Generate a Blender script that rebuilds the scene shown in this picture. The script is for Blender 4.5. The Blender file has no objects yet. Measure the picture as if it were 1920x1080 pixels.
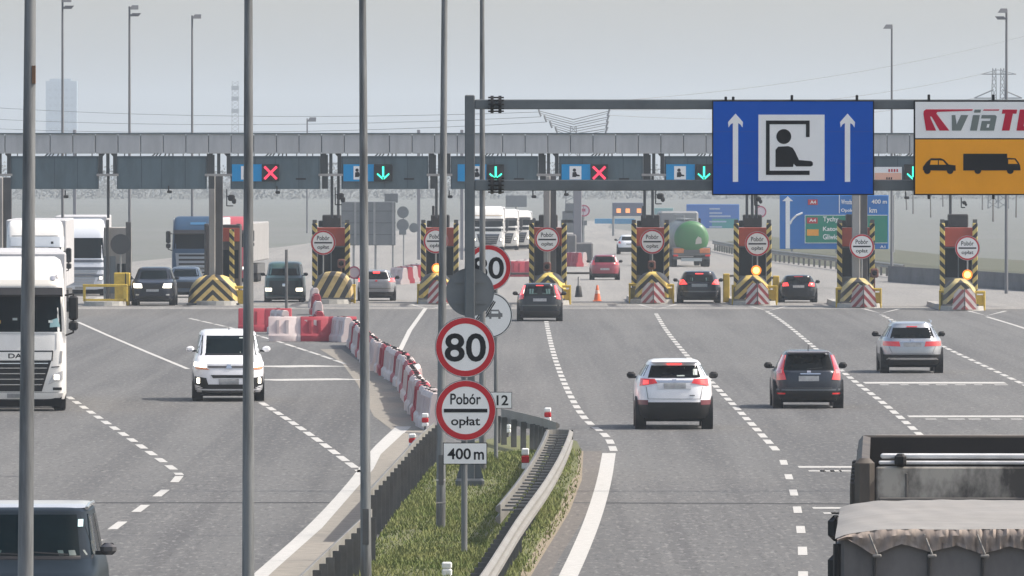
import bpy, math, random
from mathutils import Vector, Matrix
random.seed(7)
sc = bpy.context.scene
R = math.radians
# ---------------------------------------------------------------- camera
F = 18000.0      # focal length in pixels of the 1920 wide photograph
H = 6.14         # eye height above the road
YH = 317.0       # picture row of the horizon
cd = bpy.data.cameras.new('camera'); cam = bpy.data.objects.new('camera', cd)
sc.collection.objects.link(cam); sc.camera = cam
cd.sensor_width = 36.0; cd.lens = F/1920*36
cam.location = (0, 0, H)
cam.rotation_euler = (R(90)-math.atan((540-YH)/F), 0, 0)
cd.clip_start = 1.0; cd.clip_end = 20000
# ---------------------------------------------------------------- light
SUN_AZ, SUN_EL = R(89.6), R(49)
w = bpy.data.worlds.new('World'); sc.world = w; w.use_nodes = True
nt = w.node_tree; bg = nt.nodes['Background']
sky = nt.nodes.new('ShaderNodeTexSky'); sky.sky_type = 'NISHITA'; sky.sun_disc = False
sky.sun_elevation = SUN_EL; sky.sun_rotation = SUN_AZ
sky.air_density = 0.8; sky.dust_density = 2.6; sky.ozone_density = 0.4
wt = nt.nodes.new('ShaderNodeMix'); wt.data_type = 'RGBA'; wt.blend_type = 'MULTIPLY'; wt.inputs[0].default_value = 1; wt.inputs[7].default_value = (1.085, 1.0, .885, 1)   # milky spring air: less blue than a clear sky
nt.links.new(sky.outputs[0], wt.inputs[6]); nt.links.new(wt.outputs[2], bg.inputs[0]); bg.inputs[1].default_value = 0.15
sd = bpy.data.lights.new('sun', 'SUN'); sun = bpy.data.objects.new('sun', sd); sc.collection.objects.link(sun)
sd.energy = 3.1; sd.angle = R(0.6); sd.color = (1.0, 0.95, 0.87)
sv = Vector((math.sin(SUN_AZ)*math.cos(SUN_EL), math.cos(SUN_AZ)*math.cos(SUN_EL), math.sin(SUN_EL)))
sun.rotation_euler = sv.to_track_quat('Z', 'Y').to_euler(); sun.location = (60, 100, 80)
sc.view_settings.view_transform = 'Standard'; sc.view_settings.look = 'None'
sc.view_settings.exposure = 0.83; sc.view_settings.gamma = 1.0
sc.render.engine = 'CYCLES'
sc.cycles.use_denoising = True
sc.cycles.max_bounces = 6; sc.cycles.volume_bounces = 1; sc.cycles.transparent_max_bounces = 8
HAZE = 0.00020

# ---------------------------------------------------------------- picture helpers: turn a picture point into a place
def G(px, py, z=0.0):
    d = F*(H-z)/(py-YH)
    return ((px-960)/F*d, d)
def at(px, py, d):
    return ((px-960)/F*d, d, H-(py-YH)/F*d)
def XX(px, d): return (px-960)/F*d
def ZZ(py, d): return H-(py-YH)/F*d
def DD(py): return F*H/(py-YH)

# ---------------------------------------------------------------- materials
def lin(c):
    return tuple((v/255/12.92 if v/255 <= 0.04045 else ((v/255+0.055)/1.055)**2.4) for v in c)
MC = {}
def mat(name, col, rough=0.6, metal=0.0, noise=None, bump=0.0, coat=0.0, emit=None, spec=0.5, stretch=None, rng=(0.35, 0.68)):
    if name in MC: return MC[name]
    m = bpy.data.materials.new(name); m.use_nodes = True
    n = m.node_tree.nodes; L = m.node_tree.links; p = n['Principled BSDF']
    p.inputs['Base Color'].default_value = (*col, 1); p.inputs['Roughness'].default_value = rough
    p.inputs['Metallic'].default_value = metal; p.inputs['Specular IOR Level'].default_value = spec
    p.inputs['Coat Weight'].default_value = coat; p.inputs['Coat Roughness'].default_value = 0.05
    if emit:
        p.inputs['Emission Color'].default_value = (*emit[0], 1); p.inputs['Emission Strength'].default_value = emit[1]
    if noise:   # (scale, amount[, second colour])
        tc = n.new('ShaderNodeTexCoord'); nz = n.new('ShaderNodeTexNoise')
        nz.inputs['Scale'].default_value = noise[0]; nz.inputs['Detail'].default_value = 6; nz.inputs['Roughness'].default_value = 0.65
        src = tc.outputs['Object']
        if stretch:
            mp = n.new('ShaderNodeMapping'); mp.inputs['Scale'].default_value = stretch
            L.new(src, mp.inputs[0]); src = mp.outputs[0]
        L.new(src, nz.inputs['Vector'])
        rp = n.new('ShaderNodeMapRange'); rp.inputs[1].default_value = rng[0]; rp.inputs[2].default_value = rng[1]
        L.new(nz.outputs[0], rp.inputs[0])
        mx = n.new('ShaderNodeMix'); mx.data_type = 'RGBA'
        c2 = noise[2] if len(noise) > 2 else tuple(v*(1-noise[1]) for v in col)
        mx.inputs[6].default_value = (*col, 1); mx.inputs[7].default_value = (*c2, 1)
        if len(noise) > 2:
            mul = n.new('ShaderNodeMath'); mul.operation = 'MULTIPLY'; mul.inputs[1].default_value = noise[1]
            L.new(rp.outputs[0], mul.inputs[0]); L.new(mul.outputs[0], mx.inputs[0])
        else: L.new(rp.outputs[0], mx.inputs[0])
        L.new(mx.outputs[2], p.inputs['Base Color'])
        if bump:
            b = n.new('ShaderNodeBump'); b.inputs['Strength'].default_value = bump; b.inputs['Distance'].default_value = 0.02
            L.new(nz.outputs[0], b.inputs['Height']); L.new(b.outputs[0], p.inputs['Normal'])
    MC[name] = m
    return m
def stripes(name, ca, cb, kx, kz, period, absx=False, rough=0.6):
    """diagonal painted bands: colour by (kx*x + kz*z)/period in the object's own space"""
    if name in MC: return MC[name]
    m = mat(name, ca, rough); n = m.node_tree.nodes; L = m.node_tree.links; p = n['Principled BSDF']
    tc = n.new('ShaderNodeTexCoord'); sp = n.new('ShaderNodeSeparateXYZ'); L.new(tc.outputs['Object'], sp.inputs[0])
    def mth(op, a, b=None):
        q = n.new('ShaderNodeMath'); q.operation = op
        for i, v in enumerate((a, b)):
            if v is None: continue
            if isinstance(v, (int, float)): q.inputs[i].default_value = v
            else: L.new(v, q.inputs[i])
        return q.outputs[0]
    x = sp.outputs[0]
    if absx: x = mth('ABSOLUTE', x)
    t = mth('ADD', mth('MULTIPLY', x, kx/period), mth('MULTIPLY', sp.outputs[2], kz/period))
    f = mth('LESS_THAN', mth('FRACT', t), 0.5)
    nz = n.new('ShaderNodeTexNoise'); nz.inputs['Scale'].default_value = 5; L.new(tc.outputs['Object'], nz.inputs['Vector'])
    mx = n.new('ShaderNodeMix'); mx.data_type = 'RGBA'; mx.inputs[6].default_value = (*ca, 1); mx.inputs[7].default_value = (*cb, 1)
    L.new(f, mx.inputs[0])
    d = n.new('ShaderNodeMix'); d.data_type = 'RGBA'; d.blend_type = 'MULTIPLY'; d.inputs[0].default_value = 0.5
    L.new(mx.outputs[2], d.inputs[6]); L.new(nz.outputs[0], d.inputs[7]); L.new(d.outputs[2], p.inputs['Base Color'])
    return m

asphalt = mat('asphalt', (0.118, 0.117, 0.114), 0.9)
def _asphalt(m, base, dark, light):
    n = m.node_tree.nodes; L = m.node_tree.links; p = n['Principled BSDF']
    tc = n.new('ShaderNodeTexCoord')
    def noise(scale, st, detail=5):
        mp = n.new('ShaderNodeMapping'); mp.inputs['Scale'].default_value = st
        L.new(tc.outputs['Object'], mp.inputs[0])
        q = n.new('ShaderNodeTexNoise'); q.inputs['Scale'].default_value = scale; q.inputs['Detail'].default_value = detail
        q.inputs['Roughness'].default_value = 0.7; L.new(mp.outputs[0], q.inputs['Vector']); return q.outputs[0]
    def mix(a, b, f):
        q = n.new('ShaderNodeMix'); q.data_type = 'RGBA'
        for i, v in ((6, a), (7, b)):
            if isinstance(v, tuple): q.inputs[i].default_value = (*v, 1)
            else: L.new(v, q.inputs[i])
        L.new(f, q.inputs[0]); return q.outputs[2]
    def rng(v, a, b, hi=1.0):
        q = n.new('ShaderNodeMapRange'); q.inputs[1].default_value = a; q.inputs[2].default_value = b; q.inputs[4].default_value = hi
        L.new(v, q.inputs[0]); return q.outputs[0]
    c = mix(base, dark, rng(noise(0.55, (1, 0.012, 1)), 0.42, 0.68, 0.9))       # long wheel-track streaks
    c = mix(c, dark, rng(noise(1.25, (1, 0.006, 1), 2), 0.50, 0.62, 0.55))      # narrower tyre lines
    c = mix(c, light, rng(noise(0.12, (1, 0.12, 1)), 0.45, 0.75, 0.7))          # worn pale areas
    c = mix(c, tuple(v*0.6 for v in dark), rng(noise(3.0, (1, 0.12, 1), 8), 0.6, 0.8, 0.6))  # blotches
    c = mix(c, tuple(v*1.35 for v in light), rng(noise(9.0, (1, 0.14, 1), 2), 0.54, 0.70, 0.8))
    c = mix(c, tuple(v*0.62 for v in dark), rng(noise(10.0, (1, 0.14, 1), 2), 0.55, 0.70, 0.75))      # grit
    c = mix(c, tuple(v*0.5 for v in dark), rng(noise(0.9, (1, 0.3, 1), 2), 0.74, 0.8, 0.55))  # oil spots
    L.new(c, p.inputs['Base Color'])
_asphalt(asphalt, (0.097, 0.0975, 0.096), (0.056, 0.056, 0.057), (0.137, 0.136, 0.131))
pave = mat('plaza_concrete', (0.20, 0.195, 0.185), 0.9)
_asphalt(pave, (0.20, 0.195, 0.185), (0.15, 0.147, 0.14), (0.25, 0.24, 0.225))
shoulder_m = mat('shoulder_asphalt', (0.115, 0.105, 0.095), 0.95)
_asphalt(shoulder_m, (0.118, 0.108, 0.098), (0.09, 0.083, 0.076), (0.15, 0.135, 0.12))
paint = mat('road_paint', (0.46, 0.455, 0.435), 0.8, noise=(6.0, 0.25))
paint_worn = mat('worn_road_paint', (0.42, 0.415, 0.40), 0.85, noise=(5.0, 0.35, (0.22, 0.22, 0.21)), stretch=(1, 0.3, 1))
sand = mat('sandy_verge', (0.255, 0.235, 0.20), 1.0, noise=(3.0, 0.9, (0.165, 0.15, 0.13)))
soil = mat('soil', (0.16, 0.13, 0.09), 1.0, noise=(2.5, 0.8, (0.26, 0.22, 0.16)), bump=0.4)
turf_soil = mat('turf_soil', (0.085, 0.10, 0.035), 1.0, noise=(1.6, 0.8, (0.13, 0.12, 0.05)), bump=0.5)
field_m = mat('field', (0.115, 0.12, 0.115), 1.0, noise=(0.02, 0.8, (0.095, 0.105, 0.09)))
verge_m = mat('verge_turf', (0.055, 0.065, 0.038), 1.0, noise=(0.3, 0.8, (0.085, 0.08, 0.055)))
crackm = mat('joint_filler', (0.03, 0.03, 0.032), 0.9)
galv = mat('galvanised_steel', (0.30, 0.31, 0.31), 0.5, 0.35, noise=(2.0, 0.25))
galv_pole = mat('weathered_pole_steel', (0.20, 0.21, 0.215), 0.55, 0.3, noise=(1.6, 0.6), stretch=(4, 4, 0.35), rng=(.42, .62))
rail_m = mat('rail_steel', (0.225, 0.22, 0.205), 0.6, 0.15, noise=(1.5, 0.7, (0.17, 0.155, 0.135)), stretch=(1, 0.3, 1))
post_dark = mat('post_steel', (0.12, 0.12, 0.12), 0.6, 0.3, noise=(3, 0.3))
gantry_m = mat('gantry_steel', (0.12, 0.14, 0.15), 0.6, 0.1, noise=(1.3, 0.3))
concrete = mat('concrete', (0.36, 0.35, 0.335), 0.85, noise=(1.2, 0.35), stretch=(1, 1, 0.3))
dark_concrete = mat('dark_concrete', (0.13, 0.13, 0.135), 0.9, noise=(0.8, 0.4))
kerb_m = mat('kerb_concrete', (0.42, 0.41, 0.38), 0.9, noise=(2, 0.35))
fascia_m = mat('fascia_panel', (0.43, 0.44, 0.445), 0.6, 0.1, noise=(2.2, 0.14), stretch=(1, 1, 0.22), rng=(.42, .64))
band_m = mat('girder_cladding', (0.078, 0.120, 0.140), 0.7, 0.0, noise=(1.6, 0.25), stretch=(1, 1, 0.25), rng=(.42, .62))
black = mat('black_plastic', (0.008, 0.008, 0.009), 0.5, spec=.3)
blackr = mat('rubber', (0.012, 0.012, 0.012), 0.85, noise=(8, 0.3))
dark_in = mat('dark_void', (0.004, 0.004, 0.005), 0.9, spec=.1)
glass = mat('dark_glass', (0.001, 0.002, 0.003), 0.14, spec=0.06, noise=(2.2, .6, (.004, .007, .008)))
glass2 = mat('tinted_glass', (0.001, 0.004, 0.006), 0.15, spec=0.03, noise=(1.8, .7, (.004, .010, .013)))
chrome = mat('chrome', (0.62, 0.62, 0.63), 0.18, 0.9)
greyp = mat('grey_plastic', (0.16, 0.165, 0.17), 0.5)
plate_m = mat('number_plate', (0.36, 0.37, 0.38), 0.5, noise=(9, 0.35))
redlamp = mat('red_lamp_glass', (0.42, 0.012, 0.015), 0.12, coat=1.0, emit=((1, 0.03, 0.02), 0.10))
redlit = mat('lit_brake_lamp', (0.6, 0.02, 0.02), 0.15, coat=1.0, emit=((1, 0.06, 0.05), 1.1))
orange_l = mat('orange_lamp', (0.6, 0.16, 0.03), 0.2, coat=1.0)
headlit = mat('lit_headlamp', (0.9, 0.9, 0.85), 0.1, emit=((1.0, 0.9, 0.72), 3.0))
headclear = mat('headlamp_glass', (0.55, 0.56, 0.56), 0.08, 0.3, coat=1.0)
amber = mat('lit_amber_lamp', (1.0, 0.5, 0.05), 0.4, emit=((1.0, 0.62, 0.13), 2.2))
amber_halo = mat('lit_amber_halo', (0.9, 0.25, 0.03), 0.4, emit=((1.0, 0.25, 0.02), 0.55))
ledgreen = mat('lit_green_led', (0.05, 0.8, 0.5), 0.4, emit=((0.04, 0.9, 0.55), 1.0))
ledred = mat('lit_red_led', (0.8, 0.05, 0.1), 0.4, emit=((1.0, 0.03, 0.08), 0.8))
ledorange = mat('lit_orange_led', (0.8, 0.3, 0.1), 0.4, emit=((1.0, 0.35, 0.12), 0.6))
sign_white = mat('sign_white', (0.83, 0.84, 0.83), 0.6, noise=(1.5, 0.07), spec=.2)
sign_red = mat('sign_red', (0.52, 0.025, 0.035), 0.6, noise=(3, 0.15), spec=.15)
sign_black = mat('sign_black', (0.010, 0.011, 0.013), 0.7, spec=.15)
sign_blue = mat('sign_blue', (0.0, 0.085, 0.46), 0.65, noise=(0.8, 0.10), spec=.06)
sign_blue2 = mat('sign_pale_blue', (0.0, 0.26, 0.56), 0.6, spec=.1)
sign_dirblue = mat('direction_blue', (0.0, 0.14, 0.46), 0.6, spec=.1)
sign_green = mat('direction_green', (0.0, 0.22, 0.14), 0.6, spec=.1)
sign_orange = mat('sign_orange', (0.86, 0.36, 0.02), 0.65, noise=(1.5, 0.08), spec=.08)
sign_back = mat('sign_back', (0.17, 0.185, 0.195), 0.5, 0.2, noise=(2, 0.15))
logo_grey = mat('logo_grey', (0.17, 0.20, 0.19), 0.7, spec=.1)
logo_red = mat('logo_red', (0.48, 0.012, 0.045), 0.7, spec=.1)
booth_red = mat('booth_red', (0.44, 0.065, 0.032), 0.6, noise=(2, 0.2))
yellow_m = mat('yellow_paint', (0.68, 0.47, 0.05), 0.5, noise=(2.5, 0.35))
barr_white = mat('white_barrier_plastic', (0.60, 0.53, 0.51), 0.6, noise=(2.5, 0.45, (0.46, 0.30, 0.29)))
barr_red = mat('red_barrier_plastic', (0.36, 0.025, 0.045), 0.6, noise=(2.5, 0.3, (0.42, 0.12, 0.13)))
cone_m = mat('cone_orange', (0.75, 0.16, 0.05), 0.5)
wood = mat('bark', (0.11, 0.09, 0.07), 0.9, noise=(3, 0.4))
leafm = mat('sparse_leaf', (0.065, 0.07, 0.055), 0.9, noise=(0.6, 0.5, (0.085, 0.08, 0.065)))
twigm = mat('bare_twigs', (0.15, 0.155, 0.15), 1.0, noise=(0.03, 0.3, (0.125, 0.13, 0.12)), spec=.0)
_n = twigm.node_tree.nodes.new('ShaderNodeCombineXYZ'); _n.inputs[0].default_value = .5; _n.inputs[1].default_value = -.4; _n.inputs[2].default_value = .75   # soft, unfaceted foliage shading
twigm.node_tree.links.new(_n.outputs[0], twigm.node_tree.nodes['Principled BSDF'].inputs['Normal'])
leafm2 = mat('bush_leaf', (0.06, 0.085, 0.035), 0.9, noise=(0.6, 0.5, (0.10, 0.10, 0.05)))
grassm = mat('grass_blade', (0.115, 0.16, 0.045), 0.85, noise=(1.1, 0.95, (0.22, 0.215, 0.09)), spec=.2)
ystripe = stripes('yellow_black_bands', (0.80, 0.62, 0.18), (0.012, 0.012, 0.012), 1.0, 1.0, 0.42)
ystripe2 = stripes('yellow_black_bands_mirrored', (0.80, 0.62, 0.18), (0.012, 0.012, 0.012), -1.0, 1.0, 0.42)
ychev = stripes('yellow_black_chevrons', (0.66, 0.48, 0.12), (0.02, 0.02, 0.022), 0.95, 1.0, 0.46, True)
rchev = stripes('red_white_chevrons', (0.66, 0.62, 0.60), (0.34, 0.04, 0.05), 1.1, 1.0, 0.40, True)
rwstripe = stripes('red_white_blocks', (0.7, 0.7, 0.7), (0.5, 0.04, 0.05), 0, 1.0, 0.62)

# ---------------------------------------------------------------- mesh builder
class MB:
    def __init__(s): s.v = []; s.f = []; s.m = []; s.mats = []
    def mi(s, m):
        if m is None: return 0
        if m not in s.mats: s.mats.append(m)
        return s.mats.index(m)
    def add(s, vs, fs, m=None):
        o = len(s.v); k = s.mi(m)
        s.v += [tuple(p) for p in vs]
        for f in fs: s.f.append(tuple(i+o for i in f)); s.m.append(k)
    def box(s, c, d, m=None, rz=0.0, top=(1, 1), shift=(0, 0)):
        """box centred at c; top=(sx,sy) tapers the upper face"""
        vs = []
        for k, z in enumerate((-.5, .5)):
            tx, ty = top if k else (1, 1)
            for x, y in ((-.5, -.5), (.5, -.5), (.5, .5), (-.5, .5)):
                px = x*d[0]*tx+(shift[0] if k else 0); py = y*d[1]*ty+(shift[1] if k else 0)
                vs.append((c[0]+px*math.cos(rz)-py*math.sin(rz), c[1]+px*math.sin(rz)+py*math.cos(rz), c[2]+z*d[2]))
        s.add(vs, [(3, 2, 1, 0), (4, 5, 6, 7), (0, 1, 5, 4), (1, 2, 6, 5), (2, 3, 7, 6), (3, 0, 4, 7)], m)
    def rbox(s, c, d, r=0.03, m=None, rz=0.0):
        """box with chamfered edges"""
        hx, hy, hz = d[0]/2, d[1]/2, d[2]/2; r = min(r, hx*.9, hy*.9, hz*.9)
        prof = [(hx-r, hy-r, -hz), (hx, hy, -hz+r), (hx, hy, hz-r), (hx-r, hy-r, hz)]
        vs = []
        for (a, b, z) in prof:
            q = r if a == hx else r*.6
            for x, y in ((-a+q, -b), (a-q, -b), (a, -b+q), (a, b-q), (a-q, b), (-a+q, b), (-a, b-q), (-a, -b+q)):
                vs.append((c[0]+x*math.cos(rz)-y*math.sin(rz), c[1]+x*math.sin(rz)+y*math.cos(rz), c[2]+z))
        fs = [tuple(reversed(range(8))), tuple(range(24, 32))]
        for k in range(3):
            for i in range(8):
                j = (i+1) % 8; fs.append((k*8+i, k*8+j, k*8+8+j, k*8+8+i))
        s.add(vs, fs, m)
    def cyl(s, a, b, r0, r1=None, n=12, m=None, caps=True):
        r1 = r0 if r1 is None else r1
        a = Vector(a); b = Vector(b); ax = (b-a)
        if ax.length < 1e-6: return
        ax.normalize(); u = ax.orthogonal().normalized(); w_ = ax.cross(u)
        vs = []
        for c, r in ((a, r0), (b, r1)):
            for i in range(n):
                t = 2*math.pi*i/n; vs.append(c+u*(r*math.cos(t))+w_*(r*math.sin(t)))
        fs = [(i, (i+1) % n, n+(i+1) % n, n+i) for i in range(n)]
        if caps: fs += [tuple(reversed(range(n))), tuple(range(n, 2*n))]
        s.add(vs, fs, m)
    def tube(s, pts, r, n=8, m=None):
        for a, b in zip(pts[:-1], pts[1:]): s.cyl(a, b, r, r, n, m)
    def lathe(s, prof, axis='x', c=(0, 0, 0), n=24, m=None):
        """prof: list of (along, radius)"""
        vs = []
        for (a, r) in prof:
            for i in range(n):
                t = 2*math.pi*i/n; p, q = r*math.cos(t), r*math.sin(t)
                v = {'x': (a, p, q), 'y': (p, a, q), 'z': (p, q, a)}[axis]
                vs.append((v[0]+c[0], v[1]+c[1], v[2]+c[2]))
        fs = []
        for k in range(len(prof)-1):
            for i in range(n):
                j = (i+1) % n; fs.append((k*n+i, k*n+j, (k+1)*n+j, (k+1)*n+i))
        fs.append(tuple(reversed(range(n)))); fs.append(tuple(range((len(prof)-1)*n, len(prof)*n)))
        s.add(vs, fs, m)
    def prism(s, poly, y0, y1, m=None):
        """polygon in (x,z) extruded from y0 to y1"""
        n = len(poly); vs = [(x, y0, z) for x, z in poly]+[(x, y1, z) for x, z in poly]
        fs = [tuple(range(n)), tuple(reversed(range(n, 2*n)))]+[((i+1) % n, i, n+i, n+(i+1) % n) for i in range(n)]
        s.add(vs, fs, m)
    def prism_yz(s, poly, x0, x1, m=None):
        n = len(poly); vs = [(x0, y, z) for y, z in poly]+[(x1, y, z) for y, z in poly]
        fs = [tuple(range(n)), tuple(reversed(range(n, 2*n)))]+[((i+1) % n, i, n+i, n+(i+1) % n) for i in range(n)]
        s.add(vs, fs, m)
    def disc(s, c, r, y0, y1, m=None, n=40):
        s.prism([(c[0]+r*math.cos(2*math.pi*i/n), c[1]+r*math.sin(2*math.pi*i/n)) for i in range(n)], y0, y1, m)
    def ring(s, c, r0, r1, y0, y1, m=None, n=48):
        vs = []
        for y in (y0, y1):
            for r in (r0, r1):
                for i in range(n):
                    t = 2*math.pi*i/n; vs.append((c[0]+r*math.cos(t), y, c[1]+r*math.sin(t)))
        fs = []
        for i in range(n):
            j = (i+1) % n
            fs += [(i, j, n+j, n+i), (2*n+i, 3*n+i, 3*n+j, 2*n+j), (n+i, n+j, 3*n+j, 3*n+i), (i, 2*n+i, 2*n+j, j)]
        s.add(vs, fs, m)
    def flat(s, poly, z, m=None):
        s.add([(x, y, z) for x, y in poly], [tuple(range(len(poly)))], m)
    def strip(s, pts, wd, z, m=None, zs=None):
        """flat ribbon along pts [(x,y)] of width wd (number or list)"""
        n = len(pts); vs = []
        for i, (x, y) in enumerate(pts):
            a = pts[max(0, i-1)]; b = pts[min(n-1, i+1)]
            t = Vector((b[0]-a[0], b[1]-a[1])); t.normalize()
            ww = wd[i] if isinstance(wd, (list, tuple)) else wd
            vs += [(x+t.y*ww/2, y-t.x*ww/2, z), (x-t.y*ww/2, y+t.x*ww/2, z)]
        s.add(vs, [(2*i, 2*i+2, 2*i+3, 2*i+1) for i in range(n-1)], m)
    def build(s, name, m=None, parent=None, loc=None, smooth=None):
        me = bpy.data.meshes.new(name)
        me.from_pydata(s.v, [], s.f)
        for q in (s.mats if s.mats else [m]): me.materials.append(q)
        if s.mats: me.polygons.foreach_set('material_index', s.m)
        if smooth:
            me.polygons.foreach_set('use_smooth', [True]*len(me.polygons))
            me.set_sharp_from_angle(angle=R(smooth))
        me.update()
        o = bpy.data.objects.new(name, me); sc.collection.objects.link(o)
        if parent: o.parent = parent
        if loc: o.location = loc
        return o
def tag(o, label=None, cat=None, group=None, kind=None):
    if label: o['label'] = label
    if cat: o['category'] = cat
    if group: o['group'] = group
    if kind: o['kind'] = kind
    return o
def thing(name, label, cat, loc=(0, 0, 0), rz=0.0, group=None):
    o = bpy.data.objects.new(name, None); sc.collection.objects.link(o)
    o.location = loc; o.rotation_euler = (0, 0, rz); o.empty_display_size = 0.3
    return tag(o, label, cat, group)
def dup(root, loc=None, rz=None, label=None, group=None):
    """copy a thing with its parts and sub-parts"""
    def cp(o, par):
        c = o.copy(); sc.collection.objects.link(c); c.parent = par
        for ch in list(o.children): cp(ch, c)
        return c
    r = cp(root, None)
    if loc: r.location = loc
    if rz is not None: r.rotation_euler = (0, 0, rz)
    if label: r['label'] = label
    if group: r['group'] = group
    return r
def text_mesh(s, w_, h, bold=0.0, shear=0.0):
    """lettering fitted to a w x h box centred on the origin, standing in the xz plane and read from -y"""
    cu = bpy.data.curves.new('lettering', 'FONT'); cu.body = s; cu.size = 1; cu.offset = bold; cu.shear = shear
    cu.resolution_u = 4
    o = bpy.data.objects.new('lettering', cu); sc.collection.objects.link(o)
    dg = bpy.context.evaluated_depsgraph_get()
    me = bpy.data.meshes.new_from_object(o.evaluated_get(dg))
    bpy.data.objects.remove(o)
    xs = [v.co.x for v in me.vertices]; ys = [v.co.y for v in me.vertices]
    cx, cy = (min(xs)+max(xs))/2, (min(ys)+max(ys))/2; kx = w_/(max(xs)-min(xs)); ky = h/(max(ys)-min(ys))
    vs = [((v.co.x-cx)*kx, 0.0, (v.co.y-cy)*ky) for v in me.vertices]
    fs = [tuple(p.vertices) for p in me.polygons]
    bpy.data.meshes.remove(me)
    return vs, fs
def letters(mb, s, c, w_, h, m, bold=0.02, shear=0.0, flip=False):
    vs, fs = text_mesh(s, w_, h, bold, shear)
    k = -1 if flip else 1
    mb.add([(c[0]+x*k, c[1], c[2]+z) for x, y, z in vs], fs, m)
ORD = ['first', 'second', 'third', 'fourth', 'fifth', 'sixth', 'seventh', 'eighth', 'ninth', 'tenth', 'eleventh', 'twelfth', 'thirteenth',
       'fourteenth', 'fifteenth', 'sixteenth', 'seventeenth', 'eighteenth', 'nineteenth', 'twentieth', 'twenty-first', 'twenty-second', 'twenty-third',
       'twenty-fourth', 'twenty-fifth', 'twenty-sixth', 'twenty-seventh', 'twenty-eighth', 'twenty-ninth', 'thirtieth']
_T = {30: 'thirty', 40: 'forty', 50: 'fifty', 60: 'sixty'}
_O = {30: 'thirtieth', 40: 'fortieth', 50: 'fiftieth', 60: 'sixtieth'}
for q in (30, 40, 50, 60):
    if q > 30: ORD.append(_O[q])
    ORD += [_T[q]+'-'+o for o in ORD[:9]]
# ================================================================ SETTING
def struct(name, mb, m, z=None, **k):
    return tag(mb.build(name, m, **k), kind='structure')
TOLL = DD(577)                     # distance of the toll line
b = MB(); b.flat([(-7000, -400), (7000, -400), (7000, 9000), (-7000, 9000)], -0.02); struct('ground', b, field_m)
b = MB(); b.flat([(-45, -60), (45, -60), (45, TOLL-4), (-45, TOLL-4)], 0.0); struct('road', b, asphalt)
b = MB(); b.flat([(-45, TOLL-4), (45, TOLL-4), (45, TOLL+70), (-45, TOLL+70)], 0.0); struct('toll_plaza_pavement', b, pave)
# carriageways beyond the plaza
b = MB(); b.flat([(-34, TOLL+70), (XX(1345, 800)-6, TOLL+70), (XX(1345, 800)-6, 800), (10, 1000), (12, 1140), (-6, 1140), (-13, 900), (-18, 760), (-26, 620)], 0.004); struct('far_road', b, pave)
b = MB(); b.flat([(XX(1345, 800)-6, TOLL+70), (30, TOLL+70), (22, 640), (17.5, 800), (10, 1000)], 0.006); struct('exit_slip_road', b, pave)
# raised green verge on the far right
b = MB()
vp = [(1335, 468), (1450, 489), (1560, 500), (1700, 519), (1920, 536), (2050, 545)]
vs = []
for px, py in vp:
    x, y = G(px, py); vs += [(x, y, 0.01), (x+1.5, y+12, 0.55), (x+6, y+60, 0.6)]
b.add(vs, [q for i in range(len(vp)-1) for q in ((3*i, 3*i+3, 3*i+4, 3*i+1), (3*i+1, 3*i+4, 3*i+5, 3*i+2))])
struct('verge_bank', b, verge_m)
# dark expansion joint over the whole road
b = MB(); d0 = DD(943); b.strip([(-30, d0-0.2), (-9, d0), (0, d0+0.1), (9, d0-0.9), (30, d0-1.8)], 0.42, 0.004); struct('road_joint', b, crackm)

# ---- painted markings
def densify(pts, step=1.0):
    out = [pts[0]]
    for a, c in zip(pts[:-1], pts[1:]):
        n = max(1, int(math.hypot(c[0]-a[0], c[1]-a[1])/step))
        out += [(a[0]+(c[0]-a[0])*i/n, a[1]+(c[1]-a[1])*i/n) for i in range(1, n+1)]
    return out
def smoothline(pts, it=2):
    for _ in range(it):
        q = [pts[0]]
        for a, c in zip(pts[:-1], pts[1:]):
            q += [(a[0]*.75+c[0]*.25, a[1]*.75+c[1]*.25), (a[0]*.25+c[0]*.75, a[1]*.25+c[1]*.75)]
        pts = q+[pts[-1]]
    return pts
def solid_line(name, px, wd, m=None, smooth=True):
    p = [G(*q) for q in px]
    if smooth: p = smoothline(p)
    b = MB(); b.strip(p, wd, 0.005); struct(name, b, m or paint)
def dashed_line(name, px, wd, dash, gap, m=None, smooth=True):
    p = [G(*q) for q in px]
    if smooth: p = smoothline(p)
    p = densify(p, 0.25); b = MB(); s = 0; cur = []
    for a, c in zip(p[:-1], p[1:]):
        l = math.hypot(c[0]-a[0], c[1]-a[1])
        if s % (dash+gap) < dash: cur = cur+[c] if cur else [a, c]
        elif cur:
            b.strip(cur[::4]+[cur[-1]] if len(cur) > 5 else cur, wd, 0.005); cur = []
        s += l
    if cur: b.strip(cur, wd, 0.005)
    struct(name, b, m or paint)
# to the right of the island
dashed_line('lane_line', [(1151, 846), (1140, 818), (1098, 790), (1070, 745), (1050, 700), (1035, 655), (1024, 602)], .17, 3.4, 1.9)
solid_line('edge_line', [(1142, 850), (1133, 905), (1112, 975), (1085, 1040), (1066, 1080), (1000, 1220), (870, 1500)], .29)
dashed_line('lane_line', [(1456, 845), (1400, 785), (1345, 728), (1292, 672), (1250, 622), (1230, 588)], .17, 3.2, 1.8)
dashed_line('lane_line', [(1468, 863), (1480, 896), (1489, 926), (1496, 958), (1503, 1000), (1506, 1050), (1506, 1120), (1500, 1300)], .15, 3.2, 6.1)
dashed_line('lane_line', [(1728, 818), (1660, 758), (1590, 706), (1535, 658), (1470, 604), (1438, 584)], .17, 3.2, 1.8)
dashed_line('lane_line', [(1930, 726), (1850, 688), (1780, 656), (1700, 614), (1652, 590)], .17, 3.0, 1.6)
solid_line('lane_line', [(1990, 640), (1920, 615), (1850, 594)], .15)
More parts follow.
